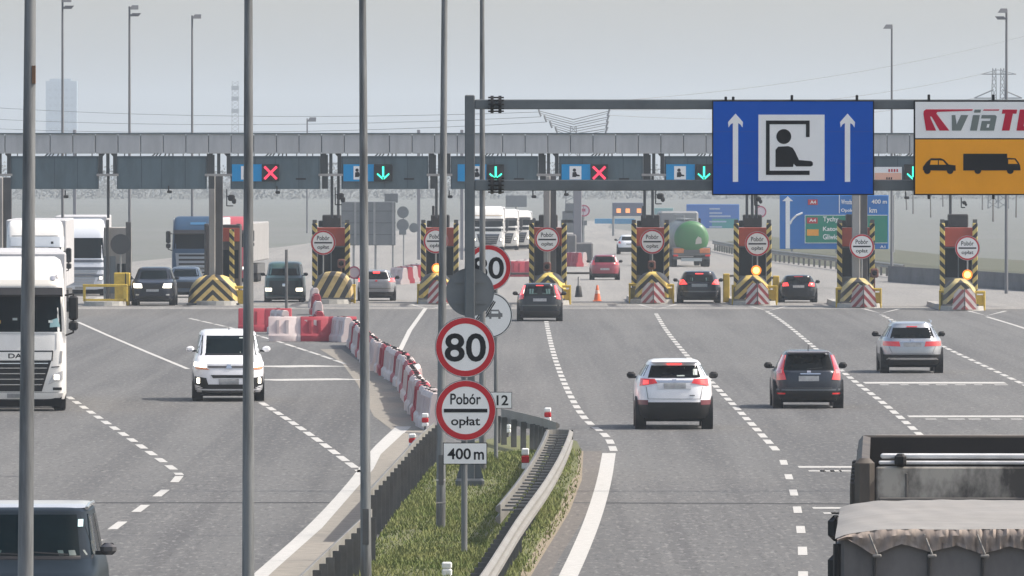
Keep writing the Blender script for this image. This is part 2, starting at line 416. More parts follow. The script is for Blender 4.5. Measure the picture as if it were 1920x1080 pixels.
solid_line('lane_line', [(750, 657), (768, 620), (798, 578)], .17, smooth=False)
for a in (805, 1020, 1232, 1440, 1652, 1850):           # the painted forks in front of the islands
    yb = 571+max(0, a-1300)*0.022
    b = MB(); g = [G(a-34, yb), G(a, yb+9), G(a+36, yb)]
    b.strip(g, .2, 0.0055); struct('island_fork_line', b, paint)
for x0, x1, y in ((1620, 1885, 718), (1703, 1990, 781), (1497, 1640, 876), (1524, 1640, 953)):
    b = MB(); g0, g1 = G(x0, y), G(x1, y); b.strip([g0, g1], 3.0*DD(y)**2/(F*H), 0.005)
    for k in range(7):
        x = g0[0]+(g1[0]-g0[0])*(k+.6+.2*random.random())/7.5
        b.strip([(x, g0[1]-2.6), (x+.22+.2*random.random(), g0[1]-2.6)], .7, 0.005)
    struct('rumble_bar', b, paint)
# to the left of the island
dashed_line('lane_line', [(128, 744), (180, 780), (240, 820), (300, 862), (328, 882), (337, 891)], .17, 3.0, 2.0)
dashed_line('lane_line', [(336, 893), (326, 906), (306, 922), (265, 953), (214, 990), (120, 1060), (0, 1150)], .17, 3.6, 4.6)
dashed_line('lane_line', [(490, 755), (540, 787), (600, 828), (645, 862), (678, 886)], .17, 3.4, 1.3)
solid_line('lane_line', [(146, 604), (200, 628), (270, 658), (352, 692)], .15, smooth=False)
dashed_line('lane_line', [(355, 597), (430, 614), (520, 640), (600, 666), (652, 684)], .15, 6, 1.2, smooth=False)
for x0, x1, y in ((492, 622, 688), (492, 662, 713)):
    b = MB(); g0, g1 = G(x0, y), G(x1, y-2); b.strip([g0, g1], 3.0*DD(y)**2/(F*H), 0.005); struct('stop_bar', b, paint)
solid_line('edge_line', [(757, 800), (735, 820), (710, 845), (694, 872), (668, 908), (600, 985), (500, 1075), (380, 1180), (150, 1400)], .36)
# sandy dust between that line and the left barrier
b = MB()
lft = [(757, 812), (714, 852), (700, 880), (672, 912), (604, 990), (512, 1072), (430, 1150), (300, 1290), (80, 1560)]
rgt = [(800, 820), (790, 868), (760, 905), (735, 935), (660, 1020), (580, 1100), (520, 1170), (420, 1310), (200, 1580)]
pl = [G(*q) for q in lft]; pr = [G(*q) for q in rgt]
vs = [(x, y, 0.006) for x, y in pl]+[(x, y, 0.006) for x, y in pr]; n = len(pl)
b.add(vs, [(i, n+i, n+i+1, i+1) for i in range(n-1)]); struct('dusty_strip', b, sand)
b = MB()        # dust lying along the foot of the plastic barriers
lft = [(600, 655), (640, 680), (670, 720), (700, 780), (740, 810)]; rgt = [(640, 655), (690, 690), (740, 715), (768, 760), (800, 812)]
pl = [G(*q) for q in lft]; pr = [G(*q) for q in rgt]; n = len(pl)
b.add([(x, y, 0.0045) for x, y in pl]+[(x, y, 0.0045) for x, y in pr], [(i, n+i, n+i+1, i+1) for i in range(n-1)]); struct('dusty_strip', b, sand)

# ---- the grass island
LB = [(822, 868), (800, 890), (770, 925), (735, 975), (690, 1035), (640, 1080), (560, 1180), (430, 1330), (220, 1600)]
RB = [(1090, 846), (1087, 900), (1064, 960), (1040, 1000), (1015, 1040), (992, 1080), (930, 1200), (850, 1350), (700, 1620)]
pl = [G(*q) for q in LB]; pr = [G(*q) for q in RB]; n = len(pl)
isl_l = pl; isl_r = pr
b = MB(); cols = 6
vs = []
for i in range(n):
    for k in range(cols+1):
        t = k/cols; x = pl[i][0]+(pr[i][0]-pl[i][0])*t; y = pl[i][1]+(pr[i][1]-pl[i][1])*t
        z = 0.0075+(0.10*math.sin(math.pi*t)**.5 if 0 < t < 1 else 0)+0
        vs.append((x, y, z))
b.add(vs, [(i*(cols+1)+k, i*(cols+1)+k+1, (i+1)*(cols+1)+k+1, (i+1)*(cols+1)+k) for i in range(n-1) for k in range(cols)])
# far tip of the island
tip = [G(*q) for q in [(822, 868), (830, 845), (900, 826), (960, 818), (1040, 815), (1082, 828), (1090, 846)]]
b.add([(x, y, 0.0075) for x, y in tip], [tuple(range(len(tip)))])
struct('median_island', b, turf_soil, smooth=60)
# bare earth edge and brown shoulder on the right of the island
b = MB(); e1 = [G(q[0]-16, q[1]) for q in RB]; e2 = [G(q[0]+4, q[1]) for q in RB]
b.add([(x, y, 0.03) for x, y in e1]+[(x, y, 0.004) for x, y in e2], [(i, n+i, n+i+1, i+1) for i in range(n-1)]); struct('bare_earth_edge', b, soil)
b = MB(); e2 = [G(q[0]+38-(1090-q[0])*.0, q[1]) for q in RB]; e1 = [G(q[0]+2, q[1]) for q in RB]
b.add([(x, y, 0.0036) for x, y in e1]+[(x, y, 0.0036) for x, y in e2], [(i, n+i, n+i+1, i+1) for i in range(n-1)]); struct('shoulder', b, shoulder_m)

# ---- grass blades
b = MB(); rnd = random.Random(3)
def on_island(t, k):
    i = min(int(t*(n-1)), n-2); u = t*(n-1)-i
    l = (pl2[i][0]*(1-u)+pl2[i+1][0]*u, pl2[i][1]*(1-u)+pl2[i+1][1]*u); r_ = (pr2[i][0]*(1-u)+pr2[i+1][0]*u, pr2[i][1]*(1-u)+pr2[i+1][1]*u)
    return (l[0]+(r_[0]-l[0])*k, l[1]+(r_[1]-l[1])*k)
pl2, pr2 = isl_l, isl_r
for _ in range(52000):
    t = rnd.random()*.80; k = rnd.random()
    x, y = on_island(t, k)
    cl = math.sin(x*2.9+y*.11)+math.sin(x*5.7-y*.31+1.3)+math.sin(y*.23)
    if k > .94 and rnd.random() < .7: continue
    if cl < -1.2 and rnd.random() < .6: continue
    z = 0.0+0.10*max(0, math.sin(math.pi*k))**.5
    h = (.03+.05*rnd.random())*(1+.35*max(0, cl)); a = rnd.random()*6.28; wd = .009+.010*rnd.random(); lx = (rnd.random()-.5)*h*1.2; ly = (rnd.random()-.5)*h*1.2
    c, s_ = math.cos(a)*wd, math.sin(a)*wd
    b.add([(x-c, y-s_, z), (x+c, y+s_, z), (x+lx, y+ly, z+h)], [(0, 1, 2)])
tag(b.build('grass', grassm), 'short green grass growing on the island between the crash barriers', 'grass', kind='stuff')

# ================================================================ CRASH BARRIERS
def guardrail(name, label, pts, beams, top=.78, spacing=2.0, rungs=False, ends=True, far=False, tall=False):
    """pts: ground path; beams: lateral offsets (+ is right of the direction of travel away from the camera)"""
    p = densify(smoothline(pts), .5)
    root = thing(name, label, 'crash barrier', (p[0][0], p[0][1], 0)); ox, oy = p[0]
    p = [(x-ox, y-oy) for x, y in p]; N = len(p)
    def nrm(i):
        a = p[max(0, i-1)]; c = p[min(N-1, i+1)]; t = Vector((c[0]-a[0], c[1]-a[1])).normalized(); return (t.y, -t.x)
    for off in beams:
        sg = 1 if off >= 0 else -1; b = MB()
        prof = [(0, -.155), (.02, -.155), (.08, -.11), (.08, -.055), (.02, -.015), (.02, .015), (.08, .055), (.08, .11), (.02, .155), (0, .155)]
        prof = [(q*sg, r_) for q, r_ in prof]; k = len(prof); vs = []
        idx = list(range(0, N, 4))+([N-1] if (N-1) % 4 else [])
        for i in idx:
            nx, ny = nrm(i)
            for q, z in prof: vs.append((p[i][0]+nx*(off+q), p[i][1]+ny*(off+q), top-.155+z))
        fs = [(j*k+i, j*k+(i+1) % k, (j+1)*k+(i+1) % k, (j+1)*k+i) for j in range(len(idx)-1) for i in range(k)]
        fs += [tuple(range(k)), tuple((len(idx)-1)*k+i for i in reversed(range(k)))]
        b.add(vs, fs); b.build('rail', rail_m, root)
    if len(beams) == 2 and ends:   # rounded terminal joining the two rails at the far end
        i = N-1; nx, ny = nrm(i); c0 = p[i]; tx, ty = -ny, nx; r_ = abs(beams[0]-beams[1])/2+.08; b = MB(); vs = []
        m0 = (beams[0]+beams[1])/2
        for a in range(0, 13):
            t = math.pi*a/12; lx, fy = math.cos(t)*r_+m0, math.sin(t)*r_
            for z in (-.155, .155):
                for rr in (1.0, .9):
                    lx2 = (lx-m0)*rr+m0; vs.append((c0[0]+nx*lx2+tx*fy*rr, c0[1]+ny*lx2+ty*fy*rr, top-.155+z))
        fs = [q for a in range(12) for q in ((4*a, 4*a+4, 4*a+6, 4*a+2), (4*a+1, 4*a+3, 4*a+7, 4*a+5), (4*a+2, 4*a+6, 4*a+7, 4*a+3), (4*a, 4*a+1, 4*a+5, 4*a+4))]
        b.add(vs, fs); b.build('end_cap', rail_m, root)
    m0 = sum(beams)/len(beams); cnt = 0; step = int(spacing/.5)
    for i in range(1, N-1, step):
        if cnt >= 98: break
        nx, ny = nrm(i); ang = math.atan2(ny, nx); b = MB()
        po = m0 if len(beams) == 2 else beams[0]-(.10 if beams[0] > 0 else -.10)
        x, y = p[i][0]+nx*po, p[i][1]+ny*po
        for q, wd in ((0, .012), (-.05, .10), (.05, .10)):   # C section post
            if q == 0: b.box((x-.055*math.cos(ang), y-.055*math.sin(ang), (top-(.03 if tall else .16))/2), (.012, .10, top-(.03 if tall else .16)), None, ang)
            else: b.box((x-q*math.sin(ang), y+q*math.cos(ang), (top-(.03 if tall else .16))/2), (.11, .012, top-(.03 if tall else .16)), None, ang)
        sb = MB() if len(beams) == 2 else b
        for o2 in beams:                                     # spacer arms out to the rails
            mx_ = (po+o2)/2; sb.box((p[i][0]+nx*mx_, p[i][1]+ny*mx_, top-(.10 if len(beams) == 2 else .25)), (abs(o2-po)-.02 if abs(o2-po) > .2 else .05, .10, .03 if len(beams) == 2 else .13), None, ang)
        b.build('post', post_dark, root); cnt += 1
        if sb is not b: sb.build('spacer', greyp, root)
    return root
def GZ(px, py, z): return G(px, py, z)
guardrail('crash_barrier', 'galvanised barrier with bright top rail and dark posts, left of the road signs',
          [GZ(700, 928, .78), GZ(738, 885, .78), GZ(770, 850, .78), GZ(800, 815, .78), GZ(826, 792, .78)], [-.12], spacing=2.0, tall=True)
guardrail('crash_barrier', 'galvanised barrier with dark posts running out of the bottom left of the grass',
          [GZ(430, 1240, .78), GZ(512, 1150, .78), GZ(580, 1082, .78), GZ(640, 1024, .78), GZ(712, 955, .78)], [-.12], spacing=2.0, tall=True)
guardrail('crash_barrier', 'pale double crash barrier with ladder-like spacers, right of the grass island',
          [GZ(963, 946, .78), GZ(982, 922, .78), GZ(1000, 898, .78), GZ(1026, 857, .78), GZ(1044, 820, .78), GZ(1048, 806, .78)], [-.21, .21], spacing=1.5)
guardrail('crash_barrier', 'single pale crash barrier running out of the bottom of the picture, right of the grass',
          [GZ(720, 1262, .78), GZ(800, 1165, .78), GZ(868, 1083, .78), GZ(912, 1018, .78), GZ(940, 976, .78), GZ(963, 946, .78)], [.21], spacing=1.6, tall=True)
guardrail('crash_barrier', 'dark crash barrier seen from behind across the far tip of the grass island',
          [GZ(1030, 792, .78), GZ(1000, 782, .78), GZ(965, 774, .78), GZ(928, 766, .78)], [.14], spacing=1.0)
guardrail('crash_barrier', 'long low grey guardrail beside the slip road under the blue direction sign',
          [G(1700, 523), G(1600, 509), G(1500, 497), G(1420, 486), G(1340, 470)], [-.12], spacing=4.0, top=.8)
# ---- precast barrier wall on the right beyond the booths
t = thing('concrete_barrier', 'long dark grey concrete barrier wall behind the rightmost toll booth', 'concrete barrier')
g0, g1 = G(1708, 541), G(2080, 556); g0 = (g0[0], g0[1]+30)
b = MB(); L_ = 11
for i in range(L_):
    a = (g0[0]+(g1[0]-g0[0])*i/L_, g0[1]+(g1[1]-g0[1])*i/L_); c = (g0[0]+(g1[0]-g0[0])*(i+.985)/L_, g0[1]+(g1[1]-g0[1])*(i+.985)/L_)
    vs = []
    for q in (a, c):
        for dy, z in ((-.4, 0), (-.4, .12), (-.14, .42), (-.10, .86), (.10, .86), (.14, .42), (.4, .12), (.4, 0)): vs.append((q[0], q[1]+dy, z))
    b.add(vs, [(j, (j+1) % 8, 8+(j+1) % 8, 8+j) for j in range(8)]+[tuple(range(8)), tuple(reversed(range(8, 16)))])
b.build('wall_blocks', dark_concrete, t)
# ---- plastic barriers
def water_barrier_mesh():
    b = MB(); prof = [(-.27, 0), (-.27, .20), (-.19, .30), (-.13, .82), (-.08, .88), (.08, .88), (.13, .82), (.19, .30), (.27, .20), (.27, 0)]
    L2 = 1.0; k = len(prof); vs = []
    for y in (-L2, -L2+.04, -.03, 0, .03, L2-.04, L2):
        q = .93 if abs(y) in (L2, 0) else 1.0
        for x, z in prof: vs.append((x*q, y, z*(1 if q == 1 else .985)))
    fs = [(j*k+i, j*k+(i+1) % k, (j+1)*k+(i+1) % k, (j+1)*k+i) for j in range(6) for i in range(k)]+[tuple(reversed(range(k))), tuple(range(6*k, 7*k))]
    b.add(vs, fs)
    for y in (-.66, -.33, .33, .66):      # moulded ribs
        for sx in (-1, 1): b.box((sx*.185, y, .5), (.07, .10, .52), None, 0, (.6, 1), (-sx*.03, 0))
    return b
wb = water_barrier_mesh(); proto = {}
def plastic_barrier(x, y, rz, red, label, group):
    key = 'r' if red else 'w'
    if key not in proto:
        o = wb.build('plastic_barrier', barr_red if red else barr_white, None, None, 35); proto[key] = o
        c = MB(); c.cyl((0, -.5, .875), (0, -.5, .90), .07, .07, 10); c.cyl((0, .5, .875), (0, .5, .90), .07, .07, 10); c.build('filler_cap', black, o)
    else:
        o = proto[key].copy(); sc.collection.objects.link(o)
        for ch in proto[key].children:
            c2 = ch.copy(); sc.collection.objects.link(c2); c2.parent = o
    o.location = (x, y, 0.006); o.rotation_euler = (0, 0, rz); tag(o, label, 'barrier', group)
    return o
chain = smoothline([G(665, 648), G(700, 688), G(735, 706), G(768, 730), G(782, 772), G(812, 806)])
chain = densify(chain, .2); chain.reverse(); acc = 0; k = 0; nxt = 0
for i in range(1, len(chain)):
    acc += math.hypot(chain[i][0]-chain[i-1][0], chain[i][1]-chain[i-1][1])
    if acc >= nxt and k < 64:
        a = chain[max(0, i-8)]; c = chain[min(len(chain)-1, i+8)]; rz = math.atan2(c[1]-a[1], c[0]-a[0])-math.pi/2
        red = ((k//2) % 3 == 2); rr = random.Random(k)
        plastic_barrier(chain[i][0]+rr.uniform(-.05, .05), chain[i][1], rz+rr.uniform(-.06, .06), red,
                        f"{'red' if red else 'white'} plastic barrier, {ORD[k]} back along the curved chain from the signs", 'barriers of the curved chain')
        k += 1; nxt = acc+2.04
for px, py, red, lab in ((497, 622, True, 'dark red plastic barrier left of the other end-on blocks'), (524, 626, False, 'white plastic barrier end between the red block and the pale block'),
                         (556, 640, False, 'pale plastic barrier standing crosswise in front of the striped cushion'), (616, 640, True, 'dark red plastic barrier crosswise at the far end of the chain'),
                         (641, 641, False, 'white plastic barrier at the bend where the curved chain begins')):
    x, y = G(px, py); plastic_barrier(x, y, R(90)+R(random.uniform(-4, 4)) if px != 641 and px != 524 else R(14), red, lab, 'barriers by the closed lane')
for j, (px, py) in enumerate(((598, 628), (596, 606), (593, 590), (590, 577))):
    x, y = G(px, py); plastic_barrier(x, y, R(3), j % 2 == 0, f"{'red' if j % 2 == 0 else 'white'} plastic barrier, {ORD[j]} in the row leading to the left striped cushion", 'barriers in the row to the cushion')
for j, px in enumerate((748, 758, 767, 777, 787)):
    x, y = G(px, 533-j*2); plastic_barrier(x, y, R(20), j % 2 == 1, f"hazy {'red' if j % 2 else 'white'} plastic barrier beyond the booths, {ORD[j]} from the left of the grey car", 'barriers beyond the grey car')
for j, (px, py) in enumerate(((968, 517), (985, 519), (1001, 515), (1066, 499), (1075, 500), (1084, 499))):
    x, y = G(px, py); plastic_barrier(x, y, R(80 if j < 3 else 25), j in (1, 4), f"hazy {'red' if j in (1, 4) else 'white'} plastic barrier behind the booth by the cone, {ORD[j]} from the left", 'barriers behind the cone')
# ---- red and white marker posts
def marker(px, py, z0, h, label, white_only=False):
    x, y = G(px, py, z0); b = MB()
    t = thing('marker_post', label, 'marker post', (x, y, 0))
    b.rbox((0, 0, z0/2+.02), (.05, .05, z0+.04), .01, post_dark); b.build('stem', None, t)
    b = MB(); b.rbox((0, 0, h*.15), (.15, .07, h*.30), .02, sign_white); b.rbox((0, -.002, h*.48), (.152, .074, h*.36), .02, sign_white if white_only else sign_red); b.rbox((0, 0, h*.83), (.15, .07, h*.34), .02, sign_white)
    b.build('marker_blade', None, t, (0, 0, z0))
marker(985, 880, .15, .42, 'red and white marker post on the grass left of the ladder barrier')
marker(1027, 790, .62, .30, 'small orange and white marker on the tip of the curved barrier')
marker(773, 838, .30, .28, 'short red and white marker nearer the white line end, left of the signs')
marker(797, 800, .42, .30, 'red and white marker at the last plastic barrier beside the left barrier')
marker(838, 1092, .05, .30, 'white marker post top at the bottom edge in the grass', True)
marker(952, 812, .10, .3, 'small white marker in front of the dark barrier at the island tip', True)
# ================================================================ LAMP POSTS
def lamp_post(px_base, py_base, px_top, wpx_base, label, height=12.0, arms=((1, 0),), d=None, group='tall lamp posts', kinked=False, wtop=.55, m=None, band=False, sleeves=()):
    d = d or DD(py_base); s = F/d
    x, y = XX(px_base, d), d
    t = thing('lamp_post', label, 'lamp post', (x, y, 0), 0, group)
    # lean of the shaft taken between its foot and the picture's top edge
    ztop = H+YH/s if px_top is not None else height
    lean = ((px_top-px_base)/s)/ztop if px_top is not None else 0
    r = wpx_base/s/2; X = lambda z: lean*z
    b = MB(); b.cyl((0, 0, -.05), (X(height), 0, height), r, r*wtop, 18, None)
    b.build('pole', m or galv_pole, t, None, 40)
    b = MB(); b.cyl((0, 0, 0), (0, 0, .12), r*1.9, r*1.6, 14, None); b.build('base_plate', post_dark, t)
    b = MB(); b.box((X(1.1), -r*.96, 1.1), (r*1.1, .02, .5), None); b.build('access_door', post_dark, t)
    for z in sleeves:
        b = MB(); b.cyl((X(z), 0, z-.012), (X(z), 0, z+.012), r*1.05, r*1.05, 18, None); b.build('sleeve_band', chrome, t, None, 40)
    if band:
        z = ZZ(140, d); b = MB(); rr = r*.46; b.cyl((X(z)+rr*.5, 0, z-.07), (X(z)+rr*.5, 0, z+.07), rr*.62, rr*.62, 16, None); b.box((X(z)+rr*1.05, -.02, z), (.03, .06, .15), None)
        b.build('clamp', mat('rusty_clamp', (.22, .13, .08), .8, noise=(6, .5)), t, None, 40)
    for sx, sy in arms:
        b = MB(); p0 = Vector((X(height), 0, height-.1)); dv = Vector((sx, sy, 0)).normalized()
        b.tube([p0, p0+dv*.25+Vector((0, 0, .18)), p0+dv*.75+Vector((0, 0, .30))], .045, 8, None); b.build('arm', m or galv_pole, t)
        b = MB(); c = p0+dv*1.1+Vector((0, 0, .36)); rz = math.atan2(dv.y, dv.x)
        b.box((c.x, c.y, c.z), (.85, .34, .17), None, rz, (.8, .6)); b.build('lamp_head', greyp, t)
    return t
lamp_post(42, 1692, 57, 34, 'thick tapered grey pole leaning slightly, leftmost in the foreground', d=F/224, wtop=.42, band=True)
lamp_post(465, 1336, 466, 25, 'grey pole with bright right edge in front of the white van', d=F/166, wtop=.45)
lamp_post(686.5, 1134, 680, 21, 'grey pole in front of the curved red and white barrier chain', d=F/133, wtop=.5)
lamp_post(826, 1004, 833.5, 18, 'grey pole with two bright bands standing in the grass behind the 80 sign', wtop=.5, sleeves=(.93, .55))
lamp_post(905, 893, 904, 14, 'thinner grey pole just right of the dark gantry upright', wtop=.5)
farp = mat('far_pole_steel', (.15, .155, .165), .6, .2)
def far_lamp(px, ytop, h, wpx, label, head):
    s = (YH-ytop)/(h-H); d = F/s; x = XX(px, d)
    t = thing('lamp_post', label, 'lamp post', (x, d, 0), 0, 'lamp posts behind the toll canopy')
    b = MB(); b.cyl((0, 0, 0), (0, 0, h), wpx/s/2*1.25, wpx/s/2*.8, 10, None); b.build('pole', farp, t, None, 40)
    k = 1/s*(1 if s > 12 else .75)
    b = MB()
    if head[0]: b.box((8*k*head[1], 0, h-2*k), (17*k, .5, 8*k), None, 0, (.7, .7), (3*k, 0))
    if head[2]: b.box((9*k*head[1], -.3, h-16*k), (16*k, .5, 6*k), None, 0, (1, 1), (5*k*head[1], 0)); b.box((3*k*head[1], -.3, h-17*k), (8*k, .2, 4*k), None)
    b.build('lamp_head', farp, t)
far_lamp(117.5, -2, 14, 5, 'tall thin lamp post right of the leftmost pole, its lamps at the top edge', (1, 1, 1))
far_lamp(243, 12, 14, 5, 'tall thin lamp post with two lamp heads, above the canopy left of the blue truck', (1, 1, 1))
far_lamp(360.5, 29, 14, 4.5, 'tall thin lamp post with one lamp head above the blue truck', (1, 1, 0))
far_lamp(1672, 48, 14, 4.5, 'tall thin lamp post between the blue sign and the toll logo sign', (1, -1, 0))
far_lamp(1887, 18, 14, 5.5, 'tall thin lamp post with two heads above the toll logo sign', (1, -1, 1))
far_lamp(576, 222, 11, 3, 'small far lamp post just showing above the canopy', (1, 1, 0))

# ================================================================ ROUND ROAD SIGNS
def round_sign(t, z, r, content, y=0.0, ring=.165, name='sign_plate', x=0.0, tilt=0.0):
    b = MB(); b.disc((0, 0), r, y+.004, y+.022, sign_back); b.ring((0, 0), r*.985, r, y-.004, y+.006, sign_back)
    b.disc((0, 0), r*.98, y-.001, y+.006, sign_white); b.ring((0, 0), r*(1-ring*1.35), r*.965, y-.004, y, sign_red)
    if content == '80': letters(b, '80', (0, y-.004, -.005), r*1.36, r*.94, sign_black, .018)
    if content == 'toll':
        letters(b, 'Pobór', (0, y-.004, r*.37), r*1.0, r*.36, sign_black, .015)
        letters(b, 'opłat', (0, y-.004, -r*.39), r*.95, r*.38, sign_black, .015)
        b.box((0, y-.003, -.004), (r*1.42, .004, r*.12), sign_black)
    o = b.build(name, None, t, (x, 0, z)); o.rotation_euler = (0, tilt, 0); return o
# speed limit, toll ahead and distance plate on one post
d = DD(1052); s = F/d
t = thing('road_sign', 'front sign post with 80 limit over Pobór opłat and 400 m plate', 'road sign', (XX(870.5, d), d, 0))
b = MB(); b.cyl((0, .06, -.1), (0, .06, ZZ(606, d)), 6/s, 6/s, 12, galv_pole); b.build('post', None, t, None, 40)
round_sign(t, ZZ(651, d), 57/s, '80', x=2/s)
round_sign(t, ZZ(769.5, d), 57.5/s, 'toll', x=2.5/s)
b = MB(); b.box((0, 0, 0), (83/s, .015, 41/s), sign_black); b.box((0, -.006, 0), (80/s, .012, 38/s), sign_white)
letters(b, '400', (-11/s, -.0145, -.5/s), 44/s, 21/s, sign_black, .02); letters(b, 'm', (26/s, -.0145, -4/s), 19/s, 15/s, sign_black, .02)
b.build('distance_plate', None, t, (1.5/s, 0, ZZ(850.5, d)))
b = MB()
for py in (630, 672, 748, 790, 850): b.cyl((0, .06, ZZ(py, d)-.03), (0, .06, ZZ(py, d)+.03), 7.5/s, 7.5/s, 12, None)
b.build('clamp', galv, t, None, 40)
# second 80 sign, end of overtaking ban and kilometre plate
d = DD(872); s = F/d
t = thing('road_sign', 'half hidden sign post with 80 limit, crossed out car disc and kilometre plate 12', 'road sign', (XX(930, d), d, 0))
b = MB(); b.cyl((0, .07, -.1), (0, .07, ZZ(462, d)), 4/s, 4/s, 10, galv_pole); b.build('post', None, t, None, 40)
round_sign(t, ZZ(502, d), 44/s, '80', x=-15/s)
r = 43/s; b = MB(); b.disc((0, 0), r, .004, .02, sign_back); b.disc((0, 0), r*.99, -.001, .004, sign_white); b.ring((0, 0), r*.93, r*.97, -.003, 0, sign_black)
for i in range(-2, 3):
    q = i*.075*r
    a = R(58); c = (math.cos(a), math.sin(a)); nx = (-c[1], c[0])
    L_ = r*.9; ww = r*.026
    b.prism([(nx[0]*(q+e*ww)+c[0]*f*L_-.22*r, nx[1]*(q+e*ww)+c[1]*f*L_+.12*r) for e, f in ((-1, -.62), (1, -.62), (1, .72), (-1, .72))], -.006, -.001, sign_black)
gm = mat('sign_grey', (.16, .165, .17), .5)
car_p = [(-.30, -.10), (-.30, .06), (-.20, .08), (-.13, .22), (.20, .22), (.28, .08), (.36, .06), (.36, -.10), (.28, -.10), (.28, -.18), (.18, -.18), (.18, -.10), (-.12, -.10), (-.12, -.18), (-.22, -.18), (-.22, -.10)]
b.prism([(x*r+.20*r, z*r+.02*r) for x, z in car_p], -.004, -.001, gm); b.box((.23*r, -.005, .12*r), (.30*r, .003, .10*r), sign_white)
b.build('sign_plate', None, t, (-12/s, .02, ZZ(591, d)))
b = MB(); b.box((0, 0, 0), (42/s, .012, 31/s), sign_black); b.box((0, -.005, 0), (40/s, .01, 29/s), sign_white); letters(b, '12', (3/s, -.0125, 0), 22/s, 19/s, sign_black, .02)
b.build('kilometre_plate', None, t, (9/s, 0, ZZ(750.5, d)))

# ================================================================ SIGN GANTRY
d = DD(921); s = F/d
gx, gd = XX(881, d), d
t = thing('sign_gantry', 'dark steel gantry with one upright and two beams carrying the big signs', 'gantry', (gx, gd, 0))
gr = 9.5/s; zt = ZZ(178, d)
b = MB(); b.rbox((0, 0, zt/2), (gr*2, gr*2, zt), .02); b.box((gr*.55, -gr*1.05, 1.1), (.06, .02, .7), None); b.build('upright', gantry_m, t)
b = MB(); b.rbox((0, 0, .12), (.55, .55, .24), .04); b.build('base_plate', gantry_m, t)
for sx in (-1, 1):
    b = MB(); b.prism([(sx*gr, .24), (sx*.26, .24), (sx*gr, .8)], -.012, .012); b.build('base_rib', gantry_m, t)
xr = XX(2420, d)-gx
for y0, y1 in ((186.5, 205), (337, 357.5)):
    za, zb = ZZ(y1, d), ZZ(y0, d); b = MB(); b.rbox((gr+(xr-gr)/2, 0, (za+zb)/2), (xr-gr, zb-za, zb-za), .015); o = b.build('beam', gantry_m, t)
    fx = XX(930, d)-gx; zc = (za+zb)/2; b = MB()
    for q in (-.075, .075): b.cyl((fx+q-.03, 0, zc), (fx+q+.03, 0, zc), 16.5/s, 16.5/s, 18, None)
    for k in range(10):
        a = 2*math.pi*k/10; b.cyl((fx-.15, math.cos(a)*13.5/s, zc+math.sin(a)*13.5/s), (fx+.15, math.cos(a)*13.5/s, zc+math.sin(a)*13.5/s), .016, .016, 6, None)
    b.build('flange', black, t, None, 40)
b = MB(); b.rbox((xr+gr, 0, zt/2), (gr*2, gr*2, zt), .02); b.build('upright', gantry_m, t)
SD = gd-.25     # plane of the sign faces
ss = F/SD
def sp(px, py): return (XX(px, SD), ZZ(py, SD))
def big_sign(x0, y0, x1, y1, name, label, cat):
    cx, cz = sp((x0+x1)/2, (y0+y1)/2); o = thing(name, label, cat, (cx, SD, cz)); return o, lambda px, py: ((px-(x0+x1)/2)/ss, -(py-(y0+y1)/2)/ss)
t, q = big_sign(1336, 189, 1638, 365, 'overhead_sign', 'big blue overhead sign with white booth attendant pictogram between two up arrows', 'overhead sign')
def rect(b, q, x0, y0, x1, y1, ya, yb, m):
    b.prism([q(x0, y1), q(x1, y1), q(x1, y0), q(x0, y0)], ya, yb, m)
b = MB(); rect(b, q, 1335, 188, 1639, 366, .0, .05, sign_black); rect(b, q, 1337.5, 190.5, 1636.5, 363.5, -.006, .04, sign_blue)
for py in (247, 306): rect(b, q, 1337.5, py-.35, 1636.5, py+.35, -.0065, -.004, mat('blue_seam', (.004, .05, .30), .5))
b.build('panel', None, t)
b = MB(); rect(b, q, 1422, 215, 1546, 339, -.012, -.006, sign_white)
for r_ in ((1436, 226, 1518, 233), (1511, 232, 1518, 257), (1436, 232, 1443, 321), (1436, 320, 1518, 328)): rect(b, q, *r_, -.016, -.012, sign_black)
c = q(1469.5, 256); b.disc(c, 14/ss, -.016, -.012, sign_black, 28)
b.prism([q(*p) for p in [(1454, 313), (1454, 281), (1459, 275), (1478, 274), (1486, 277), (1491, 285), (1498, 300), (1521, 302), (1524, 305), (1524, 310), (1520, 312), (1493, 312), (1488, 307), (1487, 313)]], -.016, -.012, sign_black)
b.build('pictogram', None, t)
for cx in (1379, 1589):
    b = MB(); rect(b, q, cx-5, 230, cx+5, 341, -.012, -.006, sign_white)
    b.prism([q(*p) for p in [(cx, 213), (cx+8, 222), (cx+14, 229), (cx+13, 239), (cx+9, 233), (cx+5, 231), (cx+5, 234), (cx-5, 234), (cx-5, 231), (cx-9, 233), (cx-13, 239), (cx-14, 229), (cx-8, 222)]], -.0125, -.006, sign_white)
    b.build('arrow', None, t)
b = MB()
for px in (1361, 1375, 1485, 1607):
    x, z = q(px, 189); h = (8 if px < 1380 else 11)/ss; b.rbox((x, .12, z+h/2), (5/ss, .08, h), .01)
for py in (196, 347):
    x, z = q(1487, py); b.box((x, .16, z), (290/ss, .05, .08))
b.build('bracket', black, t)
t, q = big_sign(1714, 189, 2018, 365, 'overhead_sign', 'overhead sign with red and grey toll logo above an orange car and lorry panel', 'overhead sign')
b = MB(); rect(b, q, 1713, 188, 2019, 366, .0, .05, sign_black); rect(b, q, 1716, 191, 2016.5, 259, -.006, .04, sign_white); rect(b, q, 1716, 261.5, 2016.5, 363.5, -.006, .04, sign_orange)
b.build('panel', None, t)
zc = lambda x, y: q(1690+x/5.143, 170+y/5.143)
b = MB()
